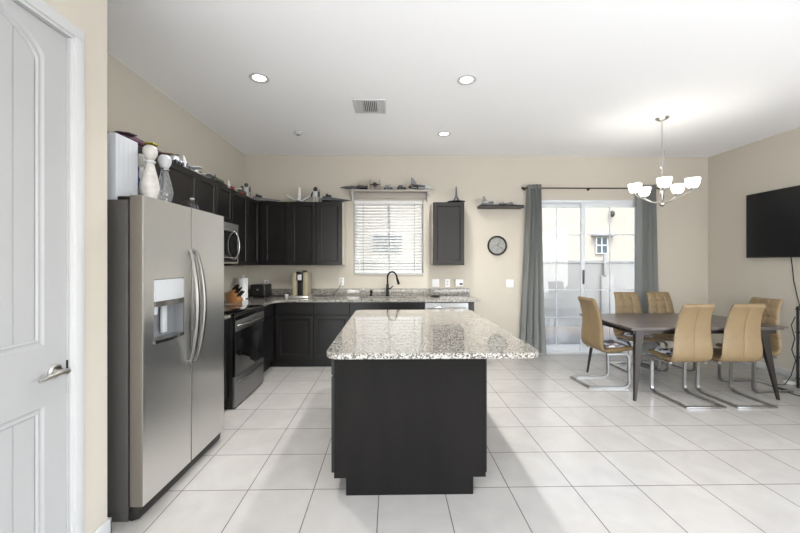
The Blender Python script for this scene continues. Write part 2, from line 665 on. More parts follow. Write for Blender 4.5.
# blind
bl = thing('window_blind', 'white horizontal slat blind closed over the kitchen window above the sink', 'blind', (0, YB+.05, WZ0))
b = MB()
ns = 23
z0, z1 = WZ0+.055, WZ1-.075
for i in range(ns):
    z = z0+(z1-z0)*i/(ns-1)
    a = math.radians(38)
    hw = .025
    dy, dz = hw*math.cos(a), hw*math.sin(a)
    yy = YB+.06
    n = 4
    pts = []
    for k in range(n+1):
        s = -1+2*k/n
        cv = .003*(1-s*s)
        pts.append((yy+s*dy-cv*math.sin(a), z+s*dz+cv*math.cos(a)))
    poly = pts+[(p[0]+.0022*math.sin(a), p[1]-.0028) for p in reversed(pts)]
    b.prism(poly, WX0+.012, WX1-.012, 'X')
sl = b.build('slat', M['blind'], bl)
MB().box(WX0+.006, WX1-.006, YB+.03, YB+.09, WZ1-.055, WZ1-.003, .003).build('headrail', M['blind'], bl)
MB().box(WX0+.012, WX1-.012, YB+.037, YB+.083, WZ0+.018, WZ0+.036, .003).build('bottom_rail', M['blind'], bl)
for x in (-.42, -.02, .37):
    b = MB()
    for y in (YB+.036, YB+.084):
        b.box(x-.003, x+.003, y-.0008, y+.0008, WZ0+.03, WZ1-.04)
    b.build('ladder_cord', M['grey_plastic'], bl)

# shelf above the window
sh = thing('wall_shelf', 'white ledge shelf on scroll brackets directly above the kitchen window', 'shelf', (0, YB-.08, 2.42))
MB().box(-.60, .59, YB-.17, YB-.001, 2.475, 2.50, .005).build('shelf_board', M['ledge'], sh)
MB().box(-.55, .54, YB-.05, YB-.001, 2.39, 2.475, .004).build('cornice', M['ledge'], sh)
for x in (-.585, .555):
    b = MB()
    b.prism([(YB-.001, 2.474), (YB-.13, 2.474), (YB-.12, 2.44), (YB-.08, 2.425), (YB-.05, 2.40), (YB-.03, 2.36), (YB-.001, 2.345)], x, x+.03, 'X', .003)
    b.build('bracket', M['trim'], sh)

# ---- sliding glass door
def rect_frame(b, x0, x1, z0, z1, y0, y1, w_, wb=None):
    wb = wb or w_
    b.box(x0, x0+w_, y0, y1, z0, z1, .002)
    b.box(x1-w_, x1, y0, y1, z0, z1, .002)
    b.box(x0+w_, x1-w_, y0, y1, z0, z0+wb, .002)
    b.box(x0+w_, x1-w_, y0, y1, z1-w_, z1, .002)
    return b
sd = struct(rect_frame(MB(), DX0, DX1, 0, DZ1, YB+.01, YB+.12, .045, .035).build('door_2', M['vinyl']))
MB().box(DX0, DX1, YB-.045, YB+.01, 0, .022, .003).build('door_sill', M['lgrey_plastic'], sd)
XM = 3.01
for (x0, x1, y) in ((DX0+.045, XM+.04, YB+.085), (XM-.045, DX1-.045, YB+.045)):
    pf = rect_frame(MB(), x0, x1, .036, DZ1-.046, y-.018, y+.018, .062, .09).build('sash', M['vinyl'], sd)
    MB().box(x0+.06, x1-.06, y-.003, y+.003, .12, DZ1-.10).build('door_pane', M['glass'], pf)
    g = MB()
    gx = (x0+x1)/2
    g.box(gx-.007, gx+.007, y-.006, y+.006, .126, DZ1-.108)
    hts = [(.126+(DZ1-.234)*k/5) for k in range(1, 5)]
    for z in hts:
        g.box(x0+.062, x1-.062, y-.006, y+.006, z-.007, z+.007)
    g.build('muntin', M['vinyl'], pf)
MB().box(XM-.03, XM-.005, YB+.0, YB+.027, 1.08, 1.30, .006).build('door_handle', M['dgrey_plastic'], sd)

# ------------------------------------------------------------------ outside
struct(MB().box(-14, 22, YB+T, 14, -.17, -.05).build('ground', M['gravel']))
struct(MB().box(-14, 22, -16, REAR-T, -.17, -.05).build('ground_front', M['gravel']))
struct(MB().box(-10, 18, 8.05, 8.2, -.05, 1.42).box(-10, 18, 8.02, 8.23, 1.42, 1.47, .005)
       .box(4.80, 5.08, 7.99, 8.26, -.05, 1.12, .005).box(4.84, 4.90, 7.96, 8.0, 1.12, 1.60, .005).build('wall_yard', M['blockwall']))
b = MB()
b.box(XL-T-.3, XR+T+.3, YB+T, YB+T+.48, H+.05, H+.14)
for i in range(52):
    x = XL-T-.3+i*.15
    b.cyl((x+.075, YB+T, H+.17), (x+.075, YB+T+.60, H+.12), .07, seg=10)
struct(b.build('roof_eave', M['rooftile']))
hs = thing('neighbour_house', 'cream stucco neighbouring house beyond the pale yard wall', 'building', (3, 14, -.05))
MB().box(-10, 20, 14, 15, -.05, 7.0).build('facade', M['stucco'], hs)
def ext_window(x0, x1, z0, z1):
    f = rect_frame(MB(), x0, x1, z0, z1, 13.92, 14.02, .03).build('window', M['lgrey_plastic'], hs)
    MB().box(x0+.04, x1-.04, 13.96, 13.99, z0+.04, z1-.04).build('pane', M['extglass'], f)
    if x1-x0 > 1:
        return
    m = MB().box((x0+x1)/2-.02, (x0+x1)/2+.02, 13.94, 13.98, z0, z1).box(x0, x1, 13.94, 13.98, (z0+z1)/2-.02, (z0+z1)/2+.02)
    m.build('muntin', M['lgrey_plastic'], f)
ext_window(8.15, 8.62, 1.76, 2.44)
MB().box(7.98, 8.86, 13.75, 14.0, 2.46, 2.545, .01).build('window_canopy', M['grey_plastic'], hs)
ext_window(-.75, .50, 1.75, 2.55)
MB().lathe([(0, 0), (.06, .02), (.10, .14), (.07, .24), (0, .27)], (8.75, 13.86, 3.2), 12).build('wall_lantern', M['gun'], hs)

# ------------------------------------------------------------------ ceiling fixtures
def downlight(x, y, on=True, label=None, seen=True):
    t = thing('recessed_light', label, 'ceiling light', (x, y, H), 'recessed downlights in the ceiling')
    MB().lathe([(.055, -.001), (.075, -.001), (.083, -.004), (.085, -.008), (.078, -.010), (.060, -.007), (.055, -.001)], (x, y, H), 32).build('trim_ring', M['trim'], t)
    MB().lathe([(0, -.003), (.055, -.003), (.055, -.0012), (0, -.0012)], (x, y, H), 32).build('lens', M['lit'], t)
    d = bpy.data.lights.new('downlight', 'AREA')
    d.shape = 'DISK'
    d.size = .11
    d.energy = LAMP_W
    d.spread = math.radians(120)
    d.color = (1.0, .98, .95)
    lo = bpy.data.objects.new('lamp', d)
    COL.objects.link(lo)
    lo.location = (0, 0, -.014)
    lo.parent = t
    return t
LAMP_W = 22
downlight(-1.16, 3.16, label='lit recessed downlight nearest the fridge side, left of the air vent')
downlight(.68, 3.16, label='lit recessed downlight to the right of the air vent, above the island')
downlight(.68, 4.49, label='lit recessed downlight closest to the window wall, near the sink')
LAMP_W = 9
for x in (-.4, 1.6, 3.6):  # extra lamps out of view, invented to help light the kitchen
    for y in (.3, -2.6, -5.5):
        downlight(x, y, label='added unseen recessed downlight over the living room behind the kitchen')
t = thing('smoke_detector', 'small round white detector on the ceiling near the back left corner', 'detector', (-1.16, 4.48, H))
MB().lathe([(0, -.03), (.035, -.03), (.05, -.02), (.055, 0), (0, 0)], (-1.16, 4.48, H), 28).build('housing', M['lgrey_plastic'], t)
MB().lathe([(0, -.036), (.022, -.036), (.028, -.031), (0, -.031)], (-1.16, 4.48, H), 20).build('sensor', M['grey_plastic'], t)
v = thing('air_vent', 'white square louvred air vent in the kitchen ceiling', 'vent', (-.215, 3.71, H))
vx0, vx1, vy0, vy1 = -.38, -.05, 3.55, 3.87
b = MB()
b.box(vx0, vx0+.03, vy0, vy1, H-.012, H-.001, .002).box(vx1-.03, vx1, vy0, vy1, H-.012, H-.001, .002)
b.box(vx0+.03, vx1-.03, vy0, vy0+.03, H-.012, H-.001, .002).box(vx0+.03, vx1-.03, vy1-.03, vy1, H-.012, H-.001, .002)
b.box(-.29, -.282, vy0+.03, vy1-.03, H-.012, H-.002).box(-.142, -.134, vy0+.03, vy1-.03, H-.012, H-.002)
b.build('vent_frame', M['trim'], v)
MB().box(vx0+.03, vx1-.03, vy0+.03, vy1-.03, H-.003, H-.001).build('duct', M['dgrey_plastic'], v)
b = MB()
for i in range(12):
    y = vy0+.045+i*.0215
    b.box(vx0+.03, -.29, y, y+.012, H-.011, H-.004)
    b.box(-.134, vx1-.03, y, y+.012, H-.011, H-.004)
for i in range(7):
    x = -.276+i*.0195
    b.box(x, x+.007, vy0+.03, vy1-.03, H-.011, H-.004)
b.build('louvre', M['trim'], v)

# chandelier
cx, cy = 3.07, 3.96
ch = thing('chandelier', 'five-arm brushed nickel chandelier with lit frosted bowl shades above the dining table', 'chandelier', (cx, cy, H))
MB().lathe([(0, -.035), (.02, -.034), (.05, -.02), (.066, -.005), (.066, 0), (0, 0)], (cx, cy, H), 32).build('canopy', M['nickel'], ch)
MB().cyl((cx, cy, H-.03), (cx, cy, 2.55), .006).cyl((cx, cy, 2.55), (cx, cy, 2.10), .008).build('stem', M['nickel'], ch)
b = MB()
for s in (-1, 1):
    b.tube([(cx, cy, 2.47), (cx+s*.022, cy, 2.50), (cx+s*.028, cy, 2.545), (cx+s*.022, cy, 2.62), (cx+s*.026, cy, 2.68)], .004, 8)
b.tube([(cx+.014*math.cos(a), cy, 2.43+.02*math.sin(a)) for a in [k*PI/8 for k in range(16)]], .003, 8, closed=True)
b.build('chain_loop', M['nickel'], ch)
MB().lathe([(0, 0), (.012, .003), (.028, .02), (.030, .035), (.014, .055), (.012, .10), (.022, .13), (.026, .16), (.016, .20), (.012, .26), (0, .27)], (cx, cy, 2.045), 28).build('hub', M['nickel'], ch)
SR = .27
for k in range(5):
    a = math.radians(-124)+k*2*PI/5
    dx, dy = math.cos(a), math.sin(a)
    arm = MB()
    pts = []
    for i in range(11):
        u = i/10
        r = .02+(SR-.02)*u
        z = 2.10-.012*math.sin(PI*min(1, u*1.6))+.088*u**1.7
        pts.append((cx+dx*r, cy+dy*r, z))
    arm.tube(pts, .0065, 10)
    ao = arm.build('arm', M['nickel'], ch)
    bx, by = cx+dx*SR, cy+dy*SR
    MB().lathe([(0, 0), (.016, .002), (.026, .016), (.030, .03), (0, .03)], (bx, by, 2.183), 20).build('shade_holder', M['nickel'], ao)
    sp = [(.02, .024), (.036, .031), (.050, .046), (.060, .072), (.066, .10), (.069, .132), (.065, .132), (.062, .10), (.056, .074), (.047, .051), (.034, .037), (.0, .030)]
    so = MB().lathe(sp, (bx, by, 2.183), 32).build('lamp_shade', M['shade'], ch, ang=60)
    d = bpy.data.lights.new('bulb', 'POINT')
    d.energy = 1.2
    d.shadow_soft_size = .03
    d.color = (1, .94, .86)
    lo = bpy.data.objects.new('bulb_light', d)
    COL.objects.link(lo)
    lo.parent = ch
    lo.location = (bx-cx, by-cy, 2.183+.10-H)

# ------------------------------------------------------------------ cabinets
def panel_mesh(w_, h, rail=.055, th=.02, drawer=False):
    """door front in local: u along +X, v along +Z, facing -Y (front at y=0, back at y=th)"""
    bm = bmesh.new()
    def ring(i, y):
        return [bm.verts.new(p) for p in ((i, y, i), (w_-i, y, i), (w_-i, y, h-i), (i, y, h-i))]
    steps = [(0, th), (0, .002), (.002, 0)]
    if not drawer:
        steps += [(rail, 0), (rail+.006, .007), (rail+.012, .0075), (rail+.016, .0095)]
    prev = ring(*steps[0])
    bm.faces.new(prev)
    for s in steps[1:]:
        cur = ring(*s)
        for i in range(4):
            j = (i+1) % 4
            bm.faces.new((prev[i], prev[j], cur[j], cur[i]))
        prev = cur
    bm.faces.new(prev[::-1])
    bmesh.ops.recalc_face_normals(bm, faces=bm.faces[:])
    return bm
def front(name, parent, face, plane, a0, a1, z0, z1, drawer=False, gap=.003, m='espresso'):
    """face: 'S' (towards -Y at y=plane), 'E' (towards +X at x=plane), 'W'. a0..a1 along X or Y."""
    w_ = a1-a0-2*gap
    h = z1-z0-2*gap
    bm = panel_mesh(w_, h, drawer=drawer)
    if face == 'S':
        mt = Matrix.Translation((a0+gap, plane-.02, z0+gap))
    elif face == 'E':
        mt = Matrix.Translation((plane+.02, a0+gap, z0+gap)) @ Matrix.Rotation(PI/2, 4, 'Z')
    else:
        mt = Matrix.Translation((plane-.02, a1-gap, z0+gap)) @ Matrix.Rotation(-PI/2, 4, 'Z')
    b = MB()
    b.merge(bm, mt)
    return b.build(name, M[m], parent, fix=False, ang=20)
UZ0, UZ1 = 1.376, 2.286
UF = XL+.315          # left upper body front plane (doors add .02)
BF = YB-.315
def cab(name, label, group, x0, x1, y0, y1, z0, z1, toe=None):
    t = thing(name, label, 'cabinet', ((x0+x1)/2, (y0+y1)/2, z0), group)
    b = MB()
    x0, y1 = (x0+.001 if x0 == XL else x0), (y1-.001 if y1 == YB else y1)
    b.box(x0, x1, y0, y1, z0+(.1 if toe else 0), z1, .001, 1)
    if toe == 'E':
        b.box(x0, x1-.055, y0, y1, z0, z0+.1)
    if toe == 'S':
        b.box(x0, x1, y0+.03, y1, z0, z0+.1)
    b.build('cabinet_body', M['espresso'], t)
    return t
G = 'dark wall cabinets on the left wall'
e = .0006
c = cab('wall_cabinet', 'dark two-door wall cabinet above the refrigerator', G, XL, UF, 1.885, 2.85-e, 1.84, UZ1)
front('door', c, 'E', UF, 1.885, 2.37, 1.84, UZ1)
front('door', c, 'E', UF, 2.37, 2.85, 1.84, UZ1)
c = cab('wall_cabinet', 'dark wall cabinet between the refrigerator and the microwave', G, XL, UF, 2.85, 3.49-e, UZ0, UZ1)
front('door', c, 'E', UF, 2.85, 3.49, UZ0, UZ1)
c = cab('wall_cabinet', 'short dark two-door wall cabinet directly above the microwave', G, XL, UF, 3.49, 4.25-e, 1.862, UZ1)
front('door', c, 'E', UF, 3.49, 3.87, 1.862, UZ1)
front('door', c, 'E', UF, 3.87, 4.25, 1.862, UZ1)
c = cab('wall_cabinet', 'dark wall cabinet right of the microwave by the back corner', G, XL, UF, 4.25, 4.70-e, UZ0, UZ1)
front('door', c, 'E', UF, 4.25, 4.70, UZ0, UZ1)
c = cab('wall_cabinet', 'dark corner wall cabinet joining the left and window walls', G, XL, UF, 4.70, YB, UZ0, UZ1)
front('door', c, 'E', UF, 4.70, BF-.03, UZ0, UZ1)
G = 'dark wall cabinets on the window wall'
xs = [UF+e, -1.83, -1.445, -1.065, -.695]
c = cab('wall_cabinet', 'dark three-door wall cabinet left of the kitchen window', G, UF+e, -.695, BF, YB, UZ0, UZ1)
for a, b_ in zip(xs[1:], xs[2:]):
    front('door', c, 'S', BF, a, b_, UZ0, UZ1)
MB().box(-.6949, -.692, BF, YB-.001, UZ0, UZ1).build('side_panel', M['sidewood'], c)
c = cab('wall_cabinet', 'single-door dark wall cabinet right of the kitchen window', G, .612, 1.068, BF, YB, UZ0, UZ1)
front('door', c, 'S', BF, .612, 1.068, UZ0, UZ1)
MB().box(.609, .6119, BF, YB-.001, UZ0, UZ1).build('side_panel', M['sidewood'], c)

# base cabinets
CT = .914
BZ = CT-.031
LBF = XL+.64
BBF = YB-.63
G = 'dark base cabinets along the walls'
c = cab('base_cabinet', 'narrow dark base cabinet between the refrigerator and the range', G, XL, LBF, 2.92, 3.425, 0, BZ, 'E')
front('drawer', c, 'E', LBF, 2.92, 3.425, BZ-.17, BZ-.01, True)
front('door', c, 'E', LBF, 2.92, 3.425, .115, BZ-.175)
c = cab('base_cabinet', 'dark base cabinet right of the range at the corner', G, XL, LBF, 4.205, YB-.632, 0, BZ, 'E')
front('drawer', c, 'E', LBF, 4.205, 4.77, BZ-.17, BZ-.01, True)
front('door', c, 'E', LBF, 4.205, 4.77, .115, BZ-.175)
c = cab('base_cabinet', 'dark base cabinet in the back corner below the coffee maker', G, XL, -1.03-e, BBF, YB, 0, BZ, 'S')
front('drawer', c, 'S', BBF, -1.54, -1.03, BZ-.17, BZ-.01, True)
front('door', c, 'S', BBF, -1.54, -1.03, .115, BZ-.175)
c = cab('base_cabinet', 'dark base cabinet left of the sink cabinet', G, -1.03, -.55-e, BBF, YB, 0, BZ, 'S')
front('drawer', c, 'S', BBF, -1.03, -.55, BZ-.17, BZ-.01, True)
front('door', c, 'S', BBF, -1.03, -.55, .115, BZ-.175)
# the sink cabinet stays open inside for the basin
c = thing('base_cabinet', 'wide dark base cabinet under the sink and faucet', 'cabinet', (0, BBF, 0), G)
b = MB()
b.box(-.549, -.532, BBF, YB-.001, .1, BZ).box(.442, .46, BBF, YB-.001, .1, BZ).box(-.532, .442, BBF, YB-.001, .1, .12)
b.box(-.532, .442, YB-.02, YB-.001, .12, BZ).box(-.532, .442, BBF, BBF+.02, BZ-.18, BZ).box(-.549, .46, BBF+.03, YB-.001, 0, .1)
b.build('cabinet_body', M['espresso'], c)
front('drawer', c, 'S', BBF, -.55, .46, BZ-.17, BZ-.01, True)
front('door', c, 'S', BBF, -.55, -.045, .115, BZ-.175)
front('door', c, 'S', BBF, -.045, .46, .115, BZ-.175)
dw = thing('dishwasher', 'stainless steel dishwasher at the right end of the sink counter', 'dishwasher', (.76, BBF, 0))
MB().box(.464, 1.056, BBF, YB-.02, .10, BZ-.004).box(.48, 1.04, BBF+.06, YB-.05, 0, .10).build('tub', M['case'], dw)
MB().box(.466, 1.054, BBF-.028, BBF-.001, .11, BZ-.012, .005).build('door', M['steel_dw'], dw)
MB().tube([(.50, BBF-.03, .80), (.50, BBF-.055, .805), (.53, BBF-.062, .805), (.99, BBF-.062, .805), (1.02, BBF-.055, .805), (1.02, BBF-.03, .80)], .011, 12).build('handle', M['steel_h'], dw)
tag(MB().box(1.06, 1.135, BBF-.02, YB, 0, BZ, .002).build('end_panel', M['espresso']), 'dark wooden end panel closing the counter right of the dishwasher', 'panel')

# worktops
b = MB()
sx0, sx1, sy0, sy1 = -.42, .37, 4.92, 5.26
yf = YB-.69
for (x0, x1, y0, y1) in ((XL, sx0, yf, YB), (sx1, 1.215, yf, YB), (sx0, sx1, yf, sy0), (sx0, sx1, sy1, YB)):
    b.box(x0, x1, y0, y1, CT-.03, CT)
b.prism([(XL, 4.202), (XL+.68, 4.202), (XL+.68, yf-.10), (XL+.78, yf), (XL, yf)], CT-.03, CT)
wt = tag(b.build('countertop', M['granite']), 'speckled granite worktop running from the range round the corner to the dishwasher', 'countertop')
b = MB()
b.box(XL+.02, 1.215, YB-.02, YB-.0005, CT, CT+.102, .002)
b.box(XL+.0005, XL+.02, 4.202, YB-.0005, CT, CT+.102, .002)
tag(b.build('backsplash', M['granite']), 'low granite backsplash strip behind the sink counter', 'backsplash')
tag(MB().box(XL, XL+.68, 2.915, 3.428, CT-.03, CT, .002).build('countertop', M['granite']), 'short granite worktop between the refrigerator and the range', 'countertop')

# sink, faucet, dispenser
sk = thing('kitchen_sink', 'stainless undermount kitchen sink below the window', 'sink', (0, 5.1, .7))
b = MB()
b.box(sx0-.012, sx0, sy0-.012, sy1+.012, .70, CT-.031).box(sx1, sx1+.012, sy0-.012, sy1+.012, .70, CT-.031)
b.box(sx0, sx1, sy0-.012, sy0, .70, CT-.031).box(sx0, sx1, sy1, sy1+.012, .70, CT-.031).box(sx0-.012, sx1+.012, sy0-.012, sy1+.012, .69, .70)
b.build('basin', M['steel'], sk)
MB().lathe([(0, 0), (.03, 0), (.045, .004), (.05, .006), (0, .006)], (0, 5.1, .70), 20).build('drain', M['chrome'], sk)
fx, fy = -.045, 5.34
fc = thing('faucet', 'matte black gooseneck pull-down faucet behind the sink', 'faucet', (fx, fy, CT))
MB().lathe([(0, 0), (.028, 0), (.028, .006), (.024, .012), (.021, .02), (.021, .16), (.017, .175), (0, .175)], (fx, fy, CT), 24).build('base', M['bronze'], fc)
pts = [(fx, fy, CT+.17), (fx, fy, CT+.27)]
ddx, ddy = .82, -.57
for k in range(1, 13):
    a = PI-k*PI/12*1.02
    pts.append((fx+ddx*(.085+.085*math.cos(a)), fy+ddy*(.085+.085*math.cos(a)), CT+.27+.092*math.sin(a)))
MB().tube(pts, .0125, 14).build('spout', M['bronze'], fc)
ex, ey, ez = pts[-1]
MB().cyl((ex, ey, ez+.005), (ex+.028, ey-.02, ez-.085), .015, .021, 16).build('spray_head', M['bronze'], fc)
MB().tube([(fx+.015, fy, CT+.10), (fx+.045, fy-.01, CT+.115), (fx+.085, fy-.02, CT+.15)], [.011, .009, .007], 10).build('lever', M['bronze'], fc)
sdp = thing('soap_dispenser', 'small black soap dispenser left of the faucet', 'dispenser', (-.29, 5.34, CT))
MB().lathe([(0, 0), (.022, 0), (.022, .008), (.016, .012), (.016, .06), (.02, .064), (.02, .085), (0, .088)], (-.29, 5.34, CT), 20).build('pump', M['bronze'], sdp)
MB().tube([(-.29, 5.34, CT+.078), (-.285, 5.30, CT+.085), (-.283, 5.275, CT+.078)], .006, 8).build('nozzle', M['bronze'], sdp)
tag(MB().lathe([(0, .0), (.055, .0), (.075, .014), (.071, .016), (.05, .005), (0, .004)], (.66, 5.2, CT), 24).build('dish', M['black']), 'small flat black dish on the counter right of the sink', 'dish')

# ------------------------------------------------------------------ island
ix0, ix1, iy0, iy1 = -.365, .85, 1.95, 3.76
isl = thing('kitchen_island', 'dark espresso kitchen island in the middle of the tiled floor', 'kitchen island', (.12, 2.85, 0))
b = MB()
b.box(-.342, .58, 2.172, 3.60, .105, CT-.0325, .001, 1)
b.box(-.27, .505, 2.166, 3.60, 0, .105)
b.build('cabinet_body', M['espresso'], isl)
b = MB()
b.prism([(-.342, .105), (-.27, .105), (-.27, .0), (.505, .0), (.505, .105), (.582, .105), (.582, .8815), (-.342, .8815)], 2.158, 2.172, 'Y', .001)
b.build('end_panel', M['espresso_matte'], isl)
b = MB()
b.box(.58, .588, 2.158, 3.60, .135, .8815)
b.build('side_panel', M['espresso'], isl)
ys = [2.176, 2.65, 3.12, 3.59]
for a, b_ in zip(ys, ys[1:]):
    front('drawer', isl, 'W', -.342, a, b_, .725, .872, True)
    front('door', isl, 'W', -.342, a, b_, .125, .715)
def rrect(x0, x1, y0, y1, r, n=10):
    P = []
    for (cx_, cy_, a0) in ((x1-r, y1-r, 0), (x0+r, y1-r, PI/2), (x0+r, y0+r, PI), (x1-r, y0+r, 1.5*PI)):
        for k in range(n+1):
            a = a0+k*PI/2/n
            P.append((cx_+r*math.cos(a), cy_+r*math.sin(a)))
    return P
b = MB()
b.prism(rrect(ix0, ix1, iy0, iy1, .085), CT-.032, CT, 'Z', .004)
tag(b.build('countertop', M['granite']), 'polished speckled granite slab with rounded corners on the kitchen island', 'countertop')

# ------------------------------------------------------------------ refrigerator
fg = thing('refrigerator', 'stainless steel side-by-side refrigerator with a dispenser beside the pantry wall', 'refrigerator', (-1.78, 2.4, 0))
fg.location.x += .010
fg.rotation_euler = (0, 0, -math.radians(1.0))
fy0, fy1 = 1.96, 2.872
FX = -1.345
b = MB()
b.box(XL+.03, FX-.085, fy0, fy1, .05, 1.757, .004)
b.box(XL+.05, FX-.085, fy0+.002, fy1-.002, .004, .05)
b.build('case', M['case'], fg)
MB().box(FX-.085, FX-.03, fy0+.005, fy1-.005, .012, .078, .006).build('toe_grille', M['gun'], fg)
for y in (fy0+.03, fy1-.03):
    MB().lathe([(0, 0), (.018, 0), (.018, .02), (0, .02)], (FX-.075, y, 0), 14).build('foot', M['black'], fg)
MB().box(FX-.085, FX-.074, fy0+.008, fy1-.008, .08, 1.75).build('gasket', M['black'], fg)
MB().box(FX-.15, FX-.01, fy0+.01, fy0+.09, 1.757, 1.777, .004).build('hinge_cover', M['gun'], fg)
MB().box(FX-.15, FX-.01, fy1-.09, fy1-.01, 1.757, 1.777, .004).build('hinge_cover', M['gun'], fg)
ym = 2.412
# curved door skin built as a grid of columns, with an opening for the dispenser
def fdoor(y0, y1, z0, z1, hole=None):
    bm = bmesh.new()
    ny = 16
    cols = [y0+(y1-y0)*k/ny for k in range(ny+1)]
    if hole:
        cols = sorted(set([c_ for c_ in cols if min(abs(c_-hole[0]), abs(c_-hole[1])) > .006]+[hole[0], hole[1]]))
    rows = [z0, z1] if not hole else [z0, hole[2], hole[3], z1]
    def fxp(y):
        u = (y-y0)/(y1-y0)
        e_ = min(u, 1-u)*(y1-y0)
        r = .005
        rr = r-math.sqrt(max(0, r*r-(r-e_)**2)) if e_ < r else 0
        return FX-.004*(2*((y-fy0)/(fy1-fy0))-1)**2-rr
    cols = sorted(set(cols+[y0+.0008, y0+.0025, y0+.005, y1-.0008, y1-.0025, y1-.005]))
    g = [[bm.verts.new((fxp(y), y, z)) for y in cols] for z in rows]
    for i in range(len(rows)-1):
        for j in range(len(cols)-1):
            if hole and i == 1 and cols[j] >= hole[0]-1e-6 and cols[j+1] <= hole[1]+1e-6:
                continue
            bm.faces.new((g[i][j], g[i][j+1], g[i+1][j+1], g[i+1][j]))
    xb = FX-.073
    for i, z in ((0, z0), (len(rows)-1, z1)):
        bk = [bm.verts.new((xb, y, z)) for y in cols]
        for j in range(len(cols)-1):
            bm.faces.new((g[i][j], g[i][j+1], bk[j+1], bk[j]))
    for j, y in ((0, y0), (len(cols)-1, y1)):
        bk = [bm.verts.new((xb, y, z)) for z in rows]
        for i in range(len(rows)-1):
            bm.faces.new((g[i][j], g[i+1][j], bk[i+1], bk[i]))
    v_ = [bm.verts.new(p) for p in ((xb, y0, z0), (xb, y1, z0), (xb, y1, z1), (xb, y0, z1))]
    if not hole:
        bm.faces.new(v_)
    bmesh.ops.remove_doubles(bm, verts=bm.verts[:], dist=1e-5)
    bmesh.ops.recalc_face_normals(bm, faces=bm.faces[:])
    return bm
def edge_paint(o):
    o.data.materials.append(M['dooredge'])
    for p in o.data.polygons:
        if abs(p.normal.y) > .45:
            p.material_index = 1
    return o
hole = (2.045, 2.33, .945, 1.318)
b = MB()
b.merge(fdoor(fy0, ym-.003, .085, 1.78, hole))
d1 = edge_paint(b.build('door', M['steel'], fg, ang=40))
b = MB()
b.merge(fdoor(ym+.003, fy1, .085, 1.78))
d2 = edge_paint(b.build('door', M['steel'], fg, ang=40))
# dispenser
hy0, hy1, hz0, hz1 = hole
b = MB()
xi = FX-.066
b.box(xi-.004, xi, hy0, hy1, hz0, hz1)
b.box(xi, FX-.004, hy0, hy0+.004, hz0, hz1).box(xi, FX-.004, hy1-.004, hy1, hz0, hz1)
b.box(xi, FX-.004, hy0, hy1, hz0, hz0+.004).box(xi, FX-.004, hy0, hy1, hz1-.004, hz1)
b.build('dispenser_recess', M['grey_plastic'], d1)
b = MB()
n = 10
poly = [(xi+.002, hy0+.005)]+[(FX+.002+.010*math.sin(PI*k/n), hy0+.005+(hy1-hy0-.01)*k/n) for k in range(n+1)]+[(xi+.002, hy1-.005)]
b.prism(poly, 1.19, hz1-.005, 'Z', .002)
b.build('dispenser_panel', M['lgrey_plastic'], d1)
b = MB()
poly = [(xi+.002, hy0+.005)]+[(FX+.004+.016*math.sin(PI*k/n), hy0+.005+(hy1-hy0-.01)*k/n) for k in range(n+1)]+[(xi+.002, hy1-.005)]
b.prism(poly, 1.160, 1.188, 'Z', .002)
b.build('dispenser_ledge', M['steel_h'], d1)
MB().prism(poly, hz0+.004, hz0+.022, 'Z', .002).build('dispenser_tray', M['steel_h'], d1)
MB().cyl((FX-.035, 2.10, 1.158), (FX-.035, 2.10, 1.11), .02, .014).box(FX-.05, FX-.03, 2.17, 2.21, .99, 1.16, .004).build('dispenser_lever', M['lgrey_plastic'], d1)
for y, s in ((ym-.030, -1), (ym+.030, 1)):
    pts, rs = [], []
    for k in range(17):
        u = k/16
        z = .75+.75*u
        bow = math.sin(PI*u)
        pts.append((FX+.012+.050*bow**.7, y+s*.012*bow, z))
        rs.append(.010+.008*bow)
    hb = MB().tube(pts, rs, 14)
    hb.cyl((FX-.006, y, .765), (FX+.02, y, .765), .011).cyl((FX-.006, y, 1.485), (FX+.02, y, 1.485), .011)
    hb.build('handle', M['steel_dark'], d1 if s < 0 else d2)

# ------------------------------------------------------------------ range and microwave
ry0, ry1 = 3.433, 4.197
RX = -1.52
rg = thing('range', 'black glass and stainless electric range between base cabinets', 'stove', (-1.88, 3.9, 0))
MB().box(XL+.01, RX, ry0, ry1, .015, .898, .002).box(XL+.05, RX-.06, ry0+.02, ry1-.02, 0, .015).build('body', M['black'], rg)
ck = MB().box(XL+.01, RX+.03, ry0, ry1, .898, .918, .003).build('cooktop', M['blackglass'], rg)
for (x, y, r) in ((-2.02, 3.63, .09), (-2.02, 4.01, .075), (-1.75, 3.63, .075), (-1.75, 4.01, .10)):
    MB().lathe([(r-.003, 0), (r, 0), (r, .0006), (r-.003, .0006)], (x, y, .918), 32).build('burner_ring', M['grey_plastic'], ck)
MB().box(RX, RX+.022, ry0, ry1, .852, .897, .002).build('control_panel', M['blackglass'], rg)
od = MB().box(RX+.001, RX+.03, ry0+.003, ry1-.003, .315, .85, .004).build('oven_door', M['blackglass'], rg)
MB().box(RX+.030, RX+.034, ry0+.003, ry1-.003, .745, .85, .002).build('door_band', M['steel_dw'], od)
MB().box(RX+.030, RX+.0325, ry0+.12, ry1-.12, .40, .66, .001).build('oven_window', M['blackglass'], od)
def bowed(y0, y1, x, z, depth, r):
    pts, rs = [], []
    for k in range(17):
        u = k/16
        pts.append((x+depth*math.sin(PI*u)**.45, y0+(y1-y0)*u, z))
        rs.append(r)
    return MB().tube(pts, rs, 12)
bowed(ry0+.05, ry1-.05, RX+.03, .80, .05, .012).build('handle', M['steel_h'], od)
dr = MB().box(RX+.001, RX+.030, ry0+.003, ry1-.003, .018, .308, .004).build('drawer', M['steel_dw'], rg)
bowed(ry0+.05, ry1-.05, RX+.028, .255, .028, .011).build('handle', M['steel_h'], dr)
